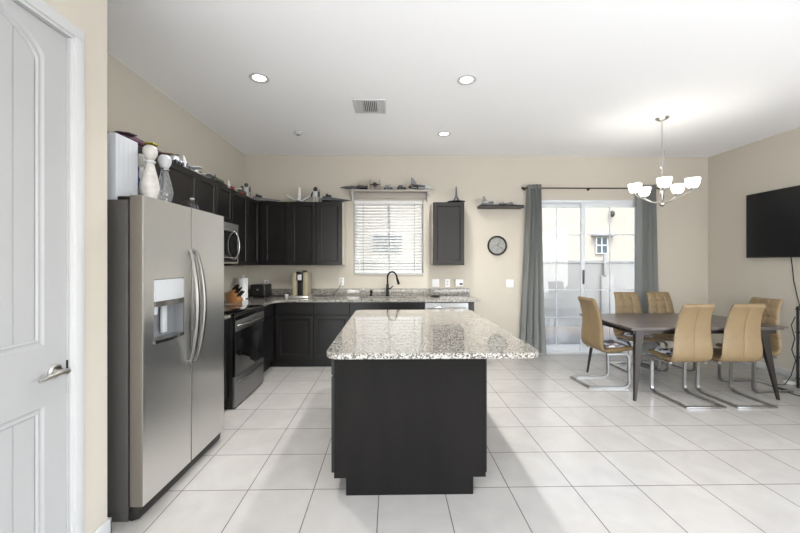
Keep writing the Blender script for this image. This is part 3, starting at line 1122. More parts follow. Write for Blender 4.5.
mw = thing('microwave', 'stainless over-the-range microwave with a curved handle', 'microwave', (-2.0, 3.9, 1.40))
MX = XL+.385
MB().box(XL, MX, 3.515, 4.245, 1.40, 1.858, .003).build('body', M['black'], mw)
MB().box(MX, MX+.022, 3.515, 4.245, 1.80, 1.858, .003).build('vent_strip', M['steel'], mw)
md = rect_frame(MB(), 0, 1, 0, 1, 0, 1, .1)
md = MB().box(MX+.001, MX+.022, 3.517, 4.243, 1.402, 1.797, .004).build('door', M['steel'], mw)
MB().box(MX+.022, MX+.025, 3.535, 4.20, 1.475, 1.765, .002).build('door_glass', M['blackglass'], md)
MB().box(MX+.022, MX+.025, 3.535, 4.20, 1.418, 1.465, .001).build('control_panel', M['blackglass'], md)
pts = []
for k in range(15):
    u = k/14
    pts.append((MX+.02+.055*math.sin(PI*u)**.6, 4.14, 1.45+.32*u))
MB().tube(pts, .012, 12).build('handle', M['steel_h'], md)

# ------------------------------------------------------------------ counter things
kb = thing('knife_block', 'orange wooden knife block on the worktop right of the range', 'knife block', (-1.93, 4.42, CT))
b = MB().prism([(-.085, 0), (.06, 0), (.075, .04), (-.02, .165), (-.105, .11)], -.05, .05, 'Y', .004)
b.xf(Matrix.Translation((-1.93, 4.45, CT)) @ Matrix.Rotation(math.radians(-15), 4, 'Z'))
b.build('block', M['knifewood'], kb)
for i in range(3):
    for j in range(3):
        m = Matrix.Translation((-1.93, 4.45, CT)) @ Matrix.Rotation(math.radians(-15), 4, 'Z')
        p0 = m @ Vector((.045-.036*i, -.03+.03*j, .08+.038*i))
        p1 = m @ Vector((.045-.036*i+.06, -.03+.03*j, .08+.038*i+.062+.01*((i+j) % 2)))
        MB().tube([p0, p0.lerp(p1, .5), p1], [.007, .010, .009], 8).build('knife_handle', M['black'], kb)
pt = thing('paper_towel_roll', 'white paper towel roll standing between knife block and toaster', 'paper towel', (-2.03, 4.93, CT))
MB().lathe([(0, 0), (.07, 0), (.07, .008), (0, .01)], (-2.03, 4.93, CT), 28).build('stand', M['steel_h'], pt)
MB().lathe([(.02, .01), (.062, .01), (.062, .285), (.02, .285), (.02, .01)], (-2.03, 4.93, CT), 32).build('roll', M['paper'], pt)
MB().cyl((-2.03, 4.93, CT), (-2.03, 4.93, CT+.31), .007).lathe([(0, 0), (.013, .003), (.013, .014), (0, .02)], (-2.03, 4.93, CT+.305), 14).build('spindle', M['plate'], pt)
to = thing('toaster', 'black toaster on the corner worktop next to the paper towels', 'toaster', (-1.86, 5.15, CT))
MB().box(-1.975, -1.755, 5.02, 5.30, CT+.012, CT+.19, .03, 4).build('body', M['black'], to)
MB().box(-1.93, -1.90, 5.06, 5.26, CT+.186, CT+.191).box(-1.83, -1.80, 5.06, 5.26, CT+.186, CT+.191).build('slot', M['steel'], to)
MB().box(-1.88, -1.85, 5.0, 5.02, CT+.11, CT+.125, .003).build('lever', M['grey_plastic'], to)
for x in (-1.94, -1.79):
    for y in (5.06, 5.26):
        MB().cyl((x, y, CT), (x, y, CT+.014), .01).build('foot', M['black'], to)
cm = thing('coffee_maker', 'champagne and black single-cup coffee maker on the worktop under the wall cabinets', 'coffee maker', (-1.29, 5.08, CT))
MB().box(-1.41, -1.14, 4.93, 5.20, CT, CT+.035, .006).build('drip_tray', M['steel'], cm)
MB().box(-1.375, -1.315, 4.98, 5.24, CT+.035, CT+.36, .012, 3).box(-1.225, -1.16, 4.98, 5.24, CT+.035, CT+.36, .012, 3).build('side_housing', M['champagne'], cm)
MB().box(-1.315, -1.225, 5.05, 5.24, CT+.035, CT+.25, .003).box(-1.315, -1.225, 4.97, 5.24, CT+.25, CT+.385, .012, 3).build('brew_head', M['black'], cm)
MB().box(-1.295, -1.24, 4.962, 4.972, CT+.255, CT+.33, .003).build('front_badge', M['lgrey_plastic'], cm)
MB().tube([(-1.31, 4.99, CT+.37), (-1.31, 4.95, CT+.375), (-1.225, 4.95, CT+.375), (-1.225, 4.99, CT+.37)], .007, 8).build('handle', M['steel_h'], cm)
tag(MB().lathe([(0, 0), (.02, 0), (.026, .02), (.028, .055), (.024, .055), (.022, .006), (0, .006)], (-1.455, 5.0, CT), 20).build('cup', M['ceramic']), 'small white cup left of the coffee maker', 'cup')
b = MB()
b.tube([(-1.86, 5.434, 1.075), (-1.86, 5.40, 1.05), (-1.83, 5.37, .97), (-1.76, 5.33, .93), (-1.66, 5.30, .921), (-1.58, 5.33, .921), (-1.63, 5.37, .921), (-1.74, 5.35, .921), (-1.77, 5.30, .93)], .004, 6)
tag(b.build('power_cord', M['black']), 'black cord from the corner outlet to the toaster', 'cord')

def plate(x, z, wd, label, kind='outlet', extra=None):
    t = thing('wall_outlet' if kind == 'outlet' else 'light_switch', label, 'outlet' if kind == 'outlet' else 'switch', (x, YB, z-.06), 'wall plates')
    MB().box(x-wd/2, x+wd/2, YB-.007, YB-.0005, z-.06, z+.06, .002).build('plate', M['plate'], t)
    if kind == 'outlet':
        for dz in (-.022, .022):
            f = MB().lathe([(0, 0), (.014, 0), (.016, .002), (.016, .004), (0, .004)], (x, YB-.0115+.0045, z+dz), 18, 'Y')
            f.build('socket', M['lgrey_plastic'], t)
    else:
        n = 2 if wd > .09 else 1
        for k in range(n):
            xx = x+(k-(n-1)/2)*.046
            MB().box(xx-.016, xx+.016, YB-.011, YB-.007, z-.033, z+.033, .0015).build('rocker', M['plate'], t)
    return t
plate(-1.885, 1.09, .075, 'white outlet plate in the back corner above the toaster')
plate(-.75, 1.125, .075, 'white outlet plate left of the window, below the three-door cabinet')
plate(.692, 1.10, .11, 'wide white switch plate right of the window, nearest the faucet', 'switch')
plate(.874, 1.10, .075, 'single white outlet plate between the wide switch plate and the plug-in unit')
plate(1.838, 1.087, .11, 'white double switch plate on the wall below the clock', 'switch')
pu = thing('plug_in_unit', 'white square plug-in unit with a black button, rightmost on the backsplash wall', 'device', (1.05, YB, 1.04))
MB().box(.99, 1.11, YB-.045, YB-.0005, 1.045, 1.16, .008, 3).build('housing', M['plate'], pu)
MB().box(1.055, 1.10, YB-.055, YB-.045, 1.075, 1.10, .004).build('button', M['black'], pu)
b = MB().tube([(-.75, YB-.008, 1.10), (-.755, YB-.04, 1.08), (-.80, YB-.06, 1.0), (-.87, YB-.09, .93), (-.95, YB-.12, .919), (-1.10, YB-.15, .919)], .004, 6)
tag(b.build('power_cord', M['black']), 'black cord hanging from the outlet left of the window', 'cord')

# ------------------------------------------------------------------ wall clock, floating shelf, curtains
ck = thing('wall_clock', 'round black-rimmed wall clock with a silver grey face', 'clock', (1.64, YB, 1.53))
MB().lathe([(.125, 0), (.148, 0), (.152, .01), (.150, .026), (.140, .034), (.130, .030), (.125, .012), (.125, 0)], (1.64, YB-.0005, 1.674), 48, 'Y').build('rim', M['gun'], ck)
cfm = mat('clock_face', (138, 138, 134), .35, noise=(18, .22))
MB().lathe([(0, 0), (.127, 0), (.127, .012), (0, .012)], (1.64, YB-.0005, 1.674), 40, 'Y').build('dial', cfm, ck)
b = MB()
for a, l, w_ in ((.6, .06, .004), (2.1, .09, .003)):
    b.tube([(1.64, YB-.016, 1.674), (1.64+l*math.sin(a), YB-.016, 1.674+l*math.cos(a))], w_, 6)
b.lathe([(0, 0), (.007, 0), (.007, .005), (0, .005)], (1.64, YB-.013, 1.674), 12, 'Y')
b.build('hands', M['dgrey_plastic'], ck)
b = MB()
for k in range(12):
    a = k*PI/6
    b.tube([(1.64+.108*math.sin(a), YB-.0135, 1.674+.108*math.cos(a)), (1.64+.120*math.sin(a), YB-.0135, 1.674+.120*math.cos(a))], .0022, 6)
b.build('hour_marks', M['dgrey_plastic'], ck)
fs = tag(MB().box(1.335, 2.0, YB-.16, YB-.0005, 2.235, 2.275, .003).build('floating_shelf', M['gun']), 'dark floating shelf on the wall between the cabinet and the left curtain', 'shelf')

rod = thing('curtain_rod', 'thin dark curtain rod above the sliding glass door', 'curtain rod', (3.06, YB-.09, 2.55))
RY = YB-.09
MB().cyl((2.02, RY, 2.545), (4.12, RY, 2.545), .009).build('pole', M['gun'], rod)
for x, s in ((2.02, -1), (4.12, 1)):
    MB().lathe([(0, -.001), (.012, 0), (.02, .012), (.018, .028), (0, .036)], (0, 0, 0), 16).xf(Matrix.Translation((x, RY, 2.545)) @ Matrix.Rotation(s*PI/2, 4, 'Y')).build('finial', M['gun'], rod)
for x in (2.06, 3.055, 4.08):
    MB().cyl((x, RY, 2.545), (x, YB-.004, 2.545), .006).lathe([(0, 0), (.022, 0), (.022, .006), (0, .008)], (x, YB-.0005, 2.545), 16, 'Y').build('bracket', M['gun'], rod)
def curtain(xt0, xt1, xb0, xb1, nf, ph, label):
    t = thing('curtain', label, 'curtain', ((xb0+xb1)/2, RY, .02), 'grey grommet curtains at the sliding door')
    bm = bmesh.new()
    nu, nv = nf*14, 24
    th = .004
    rows = []
    for j in range(nv+1):
        v = j/nv
        z = 2.595-(2.595-.03)*v
        s = v**1.3
        x0 = xt0+(xb0-xt0)*s
        x1 = xt1+(xb1-xt1)*s
        row = []
        for i in range(nu+1):
            u = i/nu
            a = 2*PI*nf*u+ph
            amp = .052+.012*math.sin(3.1*v+u*2)
            y = RY+amp*math.sin(a+.5*math.sin(2.2*v)*u)
            x = x0+(x1-x0)*u+.012*math.sin(2*a)*(.6+.4*v)
            row.append(bm.verts.new((x, y, z)))
        rows.append(row)
    for j in range(nv):
        for i in range(nu):
            bm.faces.new((rows[j][i], rows[j][i+1], rows[j+1][i+1], rows[j+1][i]))
    bmesh.ops.solidify(bm, geom=bm.faces[:], thickness=th)
    b = MB()
    b.merge(bm)
    b.build('panel', M['curtain'], t, ang=80)
    for k in range(nf*2):
        u = (k+.5-ph/PI)/(nf*2)
        if not 0 < u < 1:
            continue
        x = xt0+(xt1-xt0)*u
        ring = MB().tube([(x, RY+.028*math.cos(a), 2.545+.028*math.sin(a)) for a in [q*PI/10 for q in range(20)]], .005, 8, closed=True)
        ring.build('grommet', M['nickel'], t)
    return t
curtain(2.075, 2.28, 1.94, 2.375, 4, .4, 'grey satin curtain gathered at the left of the sliding door')
curtain(3.77, 4.035, 3.745, 4.14, 4, 1.0, 'grey satin curtain gathered at the right of the sliding door, behind the dining chairs')

# ------------------------------------------------------------------ TV and media stand
tv = thing('television', 'large black flat-screen television mounted on the right wall', 'television', (XR, 4.12, 1.47))
MB().box(XR-.075, XR-.035, 3.33, 4.775, 1.478, 2.335, .006).build('housing', M['black'], tv)
MB().box(XR-.077, XR-.0745, 3.34, 4.765, 1.50, 2.325).build('screen', M['screen'], tv)
MB().box(XR-.035, XR-.001, 3.9, 4.35, 1.7, 2.1).build('wall_bracket', M['gun'], tv)
b = MB().tube([(XR-.03, 4.27, 1.49), (XR-.025, 4.26, 1.38), (XR-.03, 4.24, 1.2), (XR-.02, 4.21, 1.0), (XR-.03, 4.15, .8), (XR-.03, 4.05, .55)], .005, 6)
tag(b.build('power_cord', M['black']), 'black cable hanging down the right wall below the television', 'cord')
ms = thing('media_stand', 'black metal shelf stand with glass shelves against the right wall, cut by the frame', 'stand', (4.75, 3.55, 0))
for x in (4.60, 4.90):
    for y in (3.16, 3.93):
        MB().cyl((x, y, 0), (x, y, .92), .013, seg=12).build('post', M['bronze'], ms)
for z in (.10, .34, .62, .88):
    MB().box(4.585, 4.915, 3.145, 3.945, z, z+.012, .002).build('shelf', M['blackglass'], ms)
tag(MB().box(4.64, 4.88, 3.45, 3.90, .892, .935, .006).build('set_top_box', M['black']), 'flat black box on top of the media stand', 'electronics')
tag(MB().box(4.64, 4.88, 3.50, 3.88, .632, .69, .006).build('set_top_box', M['grey_plastic']), 'grey box on the middle glass shelf of the media stand', 'electronics')
b = MB()
b.tube([(4.60, 3.955, .80), (4.57, 3.97, .70), (4.60, 3.96, .55), (4.575, 3.97, .42), (4.61, 3.96, .30), (4.58, 3.98, .12), (4.53, 4.0, .012), (4.44, 4.02, .008), (4.36, 4.0, .008), (4.30, 3.70, .008), (4.42, 3.42, .008)], .005, 6)
tag(b.build('power_cord', M['black']), 'black cables trailing from the media stand onto the floor', 'cord')
tag(MB().box(4.62, 4.70, 4.02, 4.10, 0, .03, .006).build('plug_adapter', M['plate']), 'small white adapter on the floor beside the media stand', 'adapter')

# ------------------------------------------------------------------ dining table
tx0, tx1, ty0, ty1, TZ = 2.435, 4.075, 3.555, 4.56, .752
tb = thing('dining_table', 'rectangular dining table with a grey-brown wood top and tapered dark legs', 'table', (3.24, 4.07, 0))
MB().prism(rrect(tx0, tx1, ty0, ty1, .015, 3), TZ-.012, TZ, 'Z', .003).prism([(tx0+.025, ty0+.025), (tx1-.025, ty0+.025), (tx1-.025, ty1-.025), (tx0+.025, ty1-.025)], TZ-.032, TZ-.012).build('tabletop', M['tabletop'], tb)
b = MB()
b.box(tx0+.07, tx1-.07, ty0+.06, ty0+.085, TZ-.075, TZ-.032).box(tx0+.07, tx1-.07, ty1-.085, ty1-.06, TZ-.075, TZ-.032)
b.box(tx0+.07, tx0+.095, ty0+.085, ty1-.085, TZ-.075, TZ-.032).box(tx1-.095, tx1-.07, ty0+.085, ty1-.085, TZ-.075, TZ-.032)
b.build('apron', M['gun'], tb)
for sx_, tx in ((-1, tx0), (1, tx1)):
    for sy_, ty in ((-1, ty0), (1, ty1)):
        ctx, cty = tx-sx_*((.135 if sy_ < 0 else .19) if -sx_ > 0 else .21), ty-sy_*.075      # top centre
        fx_, fy_ = tx-sx_*((.06 if sy_ < 0 else .10) if sx_ < 0 else .085), ty-sy_*.03
        ht, hb = (.046, .012) if sy_ < 0 else (.026, .010)
        top = [(ctx-ht, cty-ht*.45, TZ-.033), (ctx+ht, cty-ht*.45, TZ-.033), (ctx+ht, cty+ht*.45, TZ-.033), (ctx-ht, cty+ht*.45, TZ-.033)]
        bot = [(fx_-hb, fy_-hb, 0), (fx_+hb, fy_-hb, 0), (fx_+hb, fy_+hb, 0), (fx_-hb, fy_+hb, 0)]
        lg = MB()
        lg.hexa(bot, top)
        bmesh.ops.bevel(lg.bm, geom=lg.bm.edges[:], offset=.003, segments=2, affect='EDGES')
        lg.build('leg', M['gun'], tb)

# ------------------------------------------------------------------ chairs
def catmull(P, n):
    out = []
    Q = [P[0]]+P+[P[-1]]
    for i in range(1, len(Q)-2):
        for k in range(n):
            t = k/n
            a, b_, c_, d = Q[i-1], Q[i], Q[i+1], Q[i+2]
            out.append(tuple(.5*((2*b_[j])+(-a[j]+c_[j])*t+(2*a[j]-5*b_[j]+4*c_[j]-d[j])*t*t+(-a[j]+3*b_[j]-3*c_[j]+d[j])*t**3) for j in range(len(b_))))
    out.append(P[-1])
    return out
def shell(P, tuft_rows, cols, t=.052, round0=True, round1=True, backseam=False):
    """P: list of (y, z, halfwidth)"""
    pr = catmull(P, 12)
    n = len(pr)
    s = [0]
    for i in range(1, n):
        s.append(s[-1]+math.dist(pr[i][:2], pr[i-1][:2]))
    Ltot = s[-1]
    NA = 64
    bm = bmesh.new()
    rings = []
    for i in range(n):
        y, z, hw = pr[i]
        a, c_ = pr[max(0, i-1)], pr[min(n-1, i+1)]
        ty, tz = c_[0]-a[0], c_[1]-a[1]
        l = math.hypot(ty, tz)
        ty, tz = ty/l, tz/l
        ny_, nz_ = tz, -ty
        k = 1.0
        for flag, d in ((round0, s[i]), (round1, Ltot-s[i])):
            if flag and d < .03:
                k = min(k, math.sqrt(max(0.02, 1-(1-d/.03)**2)))
        ring = []
        HN = NA//2
        for q in range(NA):
            top = q < HN
            f = (q/HN) if top else ((q-HN)/HN)
            # even spacing across the cushion, rounded at both sides
            xx = 1-2*f if top else -1+2*f
            edge = max(0.0, 1-abs(xx)**9)**.45
            x = (hw-.012*(1-k))*xx
            nn = t/2*k*edge*(1 if top else -1)
            if top:
                u = (x/hw+1)/2*cols
                v = s[i]/Ltot*tuft_rows
                du = abs(u-round(u)) if 0 < round(u) < cols else .5
                dv = abs(v-round(v)) if 0 < round(v) < tuft_rows else .5
                cr = math.exp(-(du/.10)**2)*.8+math.exp(-(dv/.11)**2)*.8+1.1*math.exp(-(du/.18)**2-(dv/.18)**2)
                nn -= .0085*min(cr, 1.9)*edge
            elif backseam:
                nn += .004*math.exp(-(x/.012)**2)
            ring.append(bm.verts.new((x, y+ny_*nn, z+nz_*nn)))
        rings.append(ring)
    for A, B in zip(rings, rings[1:]):
        for q in range(NA):
            r = (q+1) % NA
            bm.faces.new((A[q], A[r], B[r], B[q]))
    bm.faces.new(rings[0][::-1])
    bm.faces.new(rings[-1])
    bmesh.ops.recalc_face_normals(bm, faces=bm.faces[:])
    return bm, pr, s
def make_chair():
    r = thing('dining_chair', '', 'chair', (0, 0, 0))
    seatP = [(.235, .440, .196), (.19, .440, .203), (.08, .428, .207), (-.01, .420, .208), (-.06, .418, .208)]
    backP = [(-.05, .418, .208), (-.098, .426, .208), (-.128, .47, .209), (-.134, .55, .206), (-.130, .65, .194), (-.138, .77, .179), (-.166, .90, .166), (-.212, 1.005, .161)]
    b = MB()
    bm, _, _ = shell(seatP, 4, 3, round1=False)
    b.merge(bm)
    b.build('seat', M['leather'], r, ang=60)
    b = MB()
    bm, pr, s = shell(backP, 6, 3, t=.048, round0=False, backseam=True)
    b.merge(bm)
    bk = b.build('backrest', M['leather'], r, ang=60)
    # tuft buttons on the back
    bt = MB()
    Lb = s[-1]
    for row in (3, 4, 5):
        tgt = Lb*row/6
        i = min(range(len(s)), key=lambda q: abs(s[q]-tgt))
        y, z, hw = pr[i]
        for cx_ in (-hw/3, hw/3):
            bt.lathe([(0, .004), (.004, .0035), (.007, .001), (.007, -.002), (0, -.002)], (cx_, 0, 0), 10).bm
            bt_last = None
    bt.bm.free()
    for row in (3, 4, 5):
        i = min(range(len(s)), key=lambda q: abs(s[q]-Lb*row/6))
        y, z, hw = pr[i]
        for cx_ in (-hw/3, hw/3):
            MB().lathe([(0, -.016), (.005, -.0155), (.008, -.012), (.008, -.006), (0, -.006)], (cx_, y+.001, z), 10, 'Y').xf(Matrix.Translation((0, 0, 0))).build('button', M['leather_seam'], bk)
    # stitched seam down the outside of the back
    sm = MB()
    pts = []
    for i in range(14, len(pr)-5, 3):
        y, z, hw = pr[i]
        a, c_ = pr[i-1], pr[min(len(pr)-1, i+1)]
        ty, tz = c_[0]-a[0], c_[1]-a[1]
        l = math.hypot(ty, tz)
        pts.append((0, y-tz/l*.0215, z+ty/l*.0215))
    sm.tube(pts, .0022, 6)
    sm.build('seam', M['leather_seam'], bk)
    # cantilever frame in flat chrome bar
    fr = MB()
    def flat(pts, wx, tt):
        """bar of width wx (along X) and thickness tt swept in the YZ plane"""
        bm = fr.bm
        pv = None
        n = len(pts)
        for i, (x, y, z) in enumerate(pts):
            a, c_ = pts[max(0, i-1)], pts[min(n-1, i+1)]
            ty, tz = c_[1]-a[1], c_[2]-a[2]
            l = math.hypot(ty, tz)
            ny_, nz_ = -tz/l, ty/l
            ring = [bm.verts.new((x+sx_*wx/2, y+sn*ny_*tt/2, z+sn*nz_*tt/2)) for sx_, sn in ((-1, -1), (1, -1), (1, 1), (-1, 1))]
            if pv:
                for q in range(4):
                    p_ = (q+1) % 4
                    bm.faces.new((pv[q], pv[p_], ring[p_], ring[q]))
            else:
                bm.faces.new(ring[::-1])
            pv = ring
        bm.faces.new(pv)
    legs = []
    for sx_ in (-1, 1):
        x = sx_*.185
        pts = [(x, -.08, .385), (x, .12, .385)]
        for k in range(1, 7):
            a = PI/2*k/6
            pts.append((x, .12+.055*math.sin(a), .385-.055*(1-math.cos(a))))
        pts.append((x, .178, .20))
        pts.append((x, .180, .075))
        for k in range(1, 7):
            a = PI/2*k/6
            pts.append((x, .180-.062*(1-math.cos(a)), .0715-.062*math.sin(a)))
        pts.append((x, -.20, .0095))
        pts.append((x, -.2550, .0095))
        fr = MB()
        flat(pts, .030, .018)
        fr.build('leg', M['chrome'], r)
    MB().box(-.199, .199, -.287, -.255, .0005, .0185, .001).build('floor_bar', M['chrome'], r)
    MB().box(-.171, .171, -.02, .01, .378, .398, .001).box(-.171, .171, .10, .13, .378, .398, .001).build('crossbar', M['chrome'], r)
    return r
chair = make_chair()
spots = [
    (2.50, 4.135, -PI/2+.03, 'tan leather cantilever chair at the left end of the dining table, back to the kitchen'),
    (3.245, 4.655, PI-.02, 'tan tufted chair on the far side of the table, the left one'),
    (3.715, 4.665, PI+.03, 'tan tufted chair on the far side of the table, before the curtain'),
    (3.045, 3.66, .02, 'tan leather chair seen from behind at the near side, closest to the left table leg'),
    (3.555, 3.66, 0, 'tan leather chair seen from behind at the near side, closest to the right table leg'),
    (4.09, 3.965, PI/2+.06, 'tan tufted chair at the right end of the dining table, near the media stand'),
]
for i, (x, y, rz, lab) in enumerate(spots):
    o = chair if i == 0 else copy_tree(chair)
    o.location = (x, y, 0)
    o.rotation_euler = (0, 0, rz)
    o['label'] = lab
    o['group'] = 'dining chairs around the table'
def cloth(x, y, w_, d, z, rz, m, label):
    bm = bmesh.new()
    n = 14
    g = []
    for j in range(n+1):
        row = []
        for i in range(n+1):
            u, v_ = i/n-.5, j/n-.5
            h = .022+.009*math.sin(9*u+4*v_+x)+.006*math.sin(13*v_-5*u)
            e_ = max(abs(u), abs(v_))
            if e_ > .42:
                h *= max(.15, 1-(e_-.42)/.09)
            row.append(bm.verts.new((u*w_*(1+.06*math.sin(7*v_)), v_*d*(1+.06*math.sin(6*u)), h)))
        g.append(row)
    for j in range(n):
        for i in range(n):
            bm.faces.new((g[j][i], g[j][i+1], g[j+1][i+1], g[j+1][i]))
    ret = bmesh.ops.extrude_face_region(bm, geom=bm.faces[:])
    for v_ in [q for q in ret['geom'] if isinstance(q, bmesh.types.BMVert)]:
        v_.co.z = 0
    b = MB()
    b.merge(bm, Matrix.Translation((x, y, z)) @ Matrix.Rotation(rz, 4, 'Z'))
    return tag(b.build('folded_cloth', m, ang=70), label, 'cloth')
cloth(2.55, 4.12, .30, .28, .452, .2, M['cloth_pale'], 'pale patterned folded cloth on the seat of the left end chair')
cloth(3.25, 4.58, .32, .28, .452, -.1, M['cloth_blue'], 'blue and white folded cloth on the seat of the far left chair')
cloth(3.05, 3.75, .32, .26, .452, .1, M['cloth_blue'], 'dark blue folded cloth on the seat of the near left chair')

# ------------------------------------------------------------------ bottles and box on the refrigerator
FT = 1.78
bx = thing('carton', 'tall narrow white carton standing on top of the refrigerator', 'box', (-1.545, 2.03, 1.778))
MB().box(-1.565, -1.50, 1.965, 2.135, 1.7575, 2.125, .002).build('box_body', M['boxwhite'], bx)
b = MB()
for k in range(4):
    b.box(-1.4998, -1.499, 1.99+k*.033, 1.994+k*.033, 1.80, 2.10)
b.build('printed_stripe', M['lgrey_plastic'], bx)
decp = [(0, 0), (.036, 0), (.040, .01), (.037, .03), (.033, .045), (.043, .075), (.047, .10), (.041, .14), (.029, .19), (.021, .225), (.017, .245), (.018, .255)]
capp = [(.018, .252), (.024, .262), (.034, .282), (.037, .300), (.034, .318), (.022, .332), (0, .336)]
def decanter(x, y, s, m, mc, label, band=None):
    z = 1.7575
    t = thing('decanter', label, 'bottle', (x, y, z), 'ceramic decanters on the refrigerator')
    MB().lathe([(r*s, h*s) for r, h in decp]+[(0, .255*s)], (x, y, z), 36).build('bottle_body', m, t, ang=60)
    MB().lathe([(0, .252*s)]+[(r*s, h*s) for r, h in capp], (x, y, z), 32).build('stopper', mc, t, ang=60)
    if band:
        MB().lathe([(.0205*s, .236*s), (.026*s, .239*s), (.026*s, .248*s), (.0205*s, .251*s)], (x, y, z), 24).build('neck_band', band, t)
decanter(-1.455, 2.175, 1.09, M['ceramic'], M['ceramic'], 'white ceramic decanter with a round stopper, the middle and largest one', M['lgrey_plastic'])
decanter(-1.475, 2.345, 1.07, M['crystal'], M['lgrey_plastic'], 'clear glass decanter with a silver stopper on the refrigerator, rightmost of the three', M['steel_h'])
decanter(-1.565, 2.25, 1.0, M['azul'], M['ceramic'], 'white decanter with blue painted pattern behind the white carton')

# ------------------------------------------------------------------ toy models
def place(b, x, y, z, rz=0):
    return b.xf(Matrix.Translation((x, y, z)) @ Matrix.Rotation(rz, 4, 'Z'))
def toy(kind, x, y, z, rz, s, m1, m2, m3, label, name='toy_spaceship', cat='toy'):
    t = thing(name, label, cat, (x, y, z), 'toy models on the cabinets and shelves')
    A, B_, C_ = M[m1], M[m2], M[m3]
    def put(part, mb, mt):
        mb.xf(Matrix.Scale(s, 4))
        place(mb, x, y, z, rz)
        mb.build(part, mt, t)
    if kind == 'wedge':          # flat pointed hull, bridge tower, engines
        put('hull', MB().hexa([(-.12, -.02, .012), (.13, -.005, .02), (.13, .005, .02), (-.12, .02, .012)][::1], [(-.11, -.02, .056), (.13, -.005, .024), (.13, .005, .024), (-.11, .02, .056)]), A)
        put('wing', MB().prism([(-.12, -.085), (.10, -.012), (.10, .012), (-.12, .085), (-.09, 0)], .016, .026), B_)
        put('cockpit', MB().box(-.09, -.04, -.016, .016, .045, .068, .004).box(-.08, -.065, -.03, .03, .066, .076, .003), C_)
        put('stand', MB().box(-.04, .03, -.02, .02, 0, .017), C_)
    if kind == 'plane':          # fuselage, two wings, tall tail fin
        put('fuselage', MB().tube([(-.10, 0, .03), (-.06, 0, .034), (.04, 0, .032), (.10, 0, .026), (.13, 0, .022)], [.012, .02, .018, .01, .003], 12), A)
        put('wing', MB().prism([(-.06, .01), (.03, .01), (-.02, .11), (-.06, .11)], .024, .031).prism([(-.06, -.01), (.03, -.01), (-.02, -.11), (-.06, -.11)], .024, .031), B_)
        put('tail_fin', MB().prism([(-.10, .04), (-.04, .04), (-.085, .105), (-.105, .105)], -.003, .003, 'Y'), B_)
        put('engine', MB().cyl((-.11, .035, .03), (-.04, .035, .03), .011).cyl((-.11, -.035, .03), (-.04, -.035, .03), .011), C_)
        put('landing_gear', MB().cyl((.06, 0, 0), (.05, 0, .028), .004, seg=8).cyl((-.06, .03, 0), (-.05, .02, .028), .004, seg=8).cyl((-.06, -.03, 0), (-.05, -.02, .028), .004, seg=8), C_)
    if kind == 'rover':          # six wheels, boxy body, mast
        put('chassis', MB().box(-.07, .07, -.03, .03, .022, .05, .004).prism([(-.05, .05), (.03, .05), (.01, .075), (-.045, .075)], -.024, .024, 'Y'), A)
        for wx in (-.05, 0, .05):
            for wy in (-.038, .038):
                put('wheel', MB().lathe([(0, -.008), (.016, -.008), (.018, 0), (.016, .008), (0, .008)], (wx, wy, .0181), 16, 'Y'), B_)
        put('mast', MB().cyl((.03, 0, .05), (.035, 0, .095), .004, seg=8).box(.025, .05, -.015, .015, .09, .105, .003), C_)
    if kind == 'robot':
        put('torso', MB().box(-.02, .02, -.014, .014, .05, .10, .006, 3), A)
        put('head', MB().lathe([(0, 0), (.014, .002), (.019, .014), (.016, .028), (.006, .036), (0, .037)], (0, 0, .103), 18), B_)
        for sx_ in (-1, 1):
            put('leg', MB().box(sx_*.011-.008, sx_*.011+.008, -.01, .012, 0, .05, .003), A)
            put('arm', MB().tube([(sx_*.025, 0, .095), (sx_*.032, -.004, .07), (sx_*.03, -.02, .055)], .006, 8), B_)
        put('staff', MB().cyl((.04, -.02, 0), (.04, -.02, .11), .0025, seg=6), C_)
    if kind == 'rocket':         # needle with three swept fins standing on them
        put('fuselage', MB().lathe([(0, .02), (.012, .02), (.017, .05), (.014, .12), (.006, .18), (0, .205)], (0, 0, 0), 18), A)
        for k in range(3):
            f = MB().prism([(.010, .03), (.055, .0), (.065, .0), (.035, .06), (.012, .09)], -.003, .003, 'Y')
            f.xf(Matrix.Rotation(k*2*PI/3+.5, 4, 'Z'))
            put('fin', f, B_)
    if kind == 'winged':         # upright fin with two raised slanted wings
        put('fuselage', MB().box(-.02, .02, -.07, .05, .012, .032, .006).cyl((0, -.07, .02), (0, -.11, .016), .012, .004), A)
        put('tail_fin', MB().prism([(-.012, .03), (.012, .03), (.006, .15), (-.006, .15)], -.01, .03, 'Y', .002), B_)
        for sx_ in (-1, 1):
            f = MB().prism([(sx_*.015, .02), (sx_*.03, .016), (sx_*.115, .07), (sx_*.108, .076)], -.02, .03, 'Y')
            put('wing', f, B_)
        put('stand', MB().box(-.012, .012, -.02, .03, 0, .0125), C_)
        put('skid', MB().box(-.07, .07, -.012, .012, .004, .011), C_)
    if kind == 'satellite':      # round core between two upright plain panels on a stand
        put('core', MB().lathe([(0, -.018), (.012, -.016), (.018, 0), (.012, .016), (0, .018)], (0, 0, .05), 18), B_)
        put('boom', MB().cyl((-.04, 0, .05), (.04, 0, .05), .004, seg=8), A)
        put('solar_panel', MB().box(-.044, -.04, -.03, .03, .012, .09, .001).box(.04, .044, -.03, .03, .012, .09, .001), C_)
        put('stand', MB().cyl((0, 0, 0), (0, 0, .04), .003, seg=8).box(-.02, .02, -.02, .02, 0, .004), A)
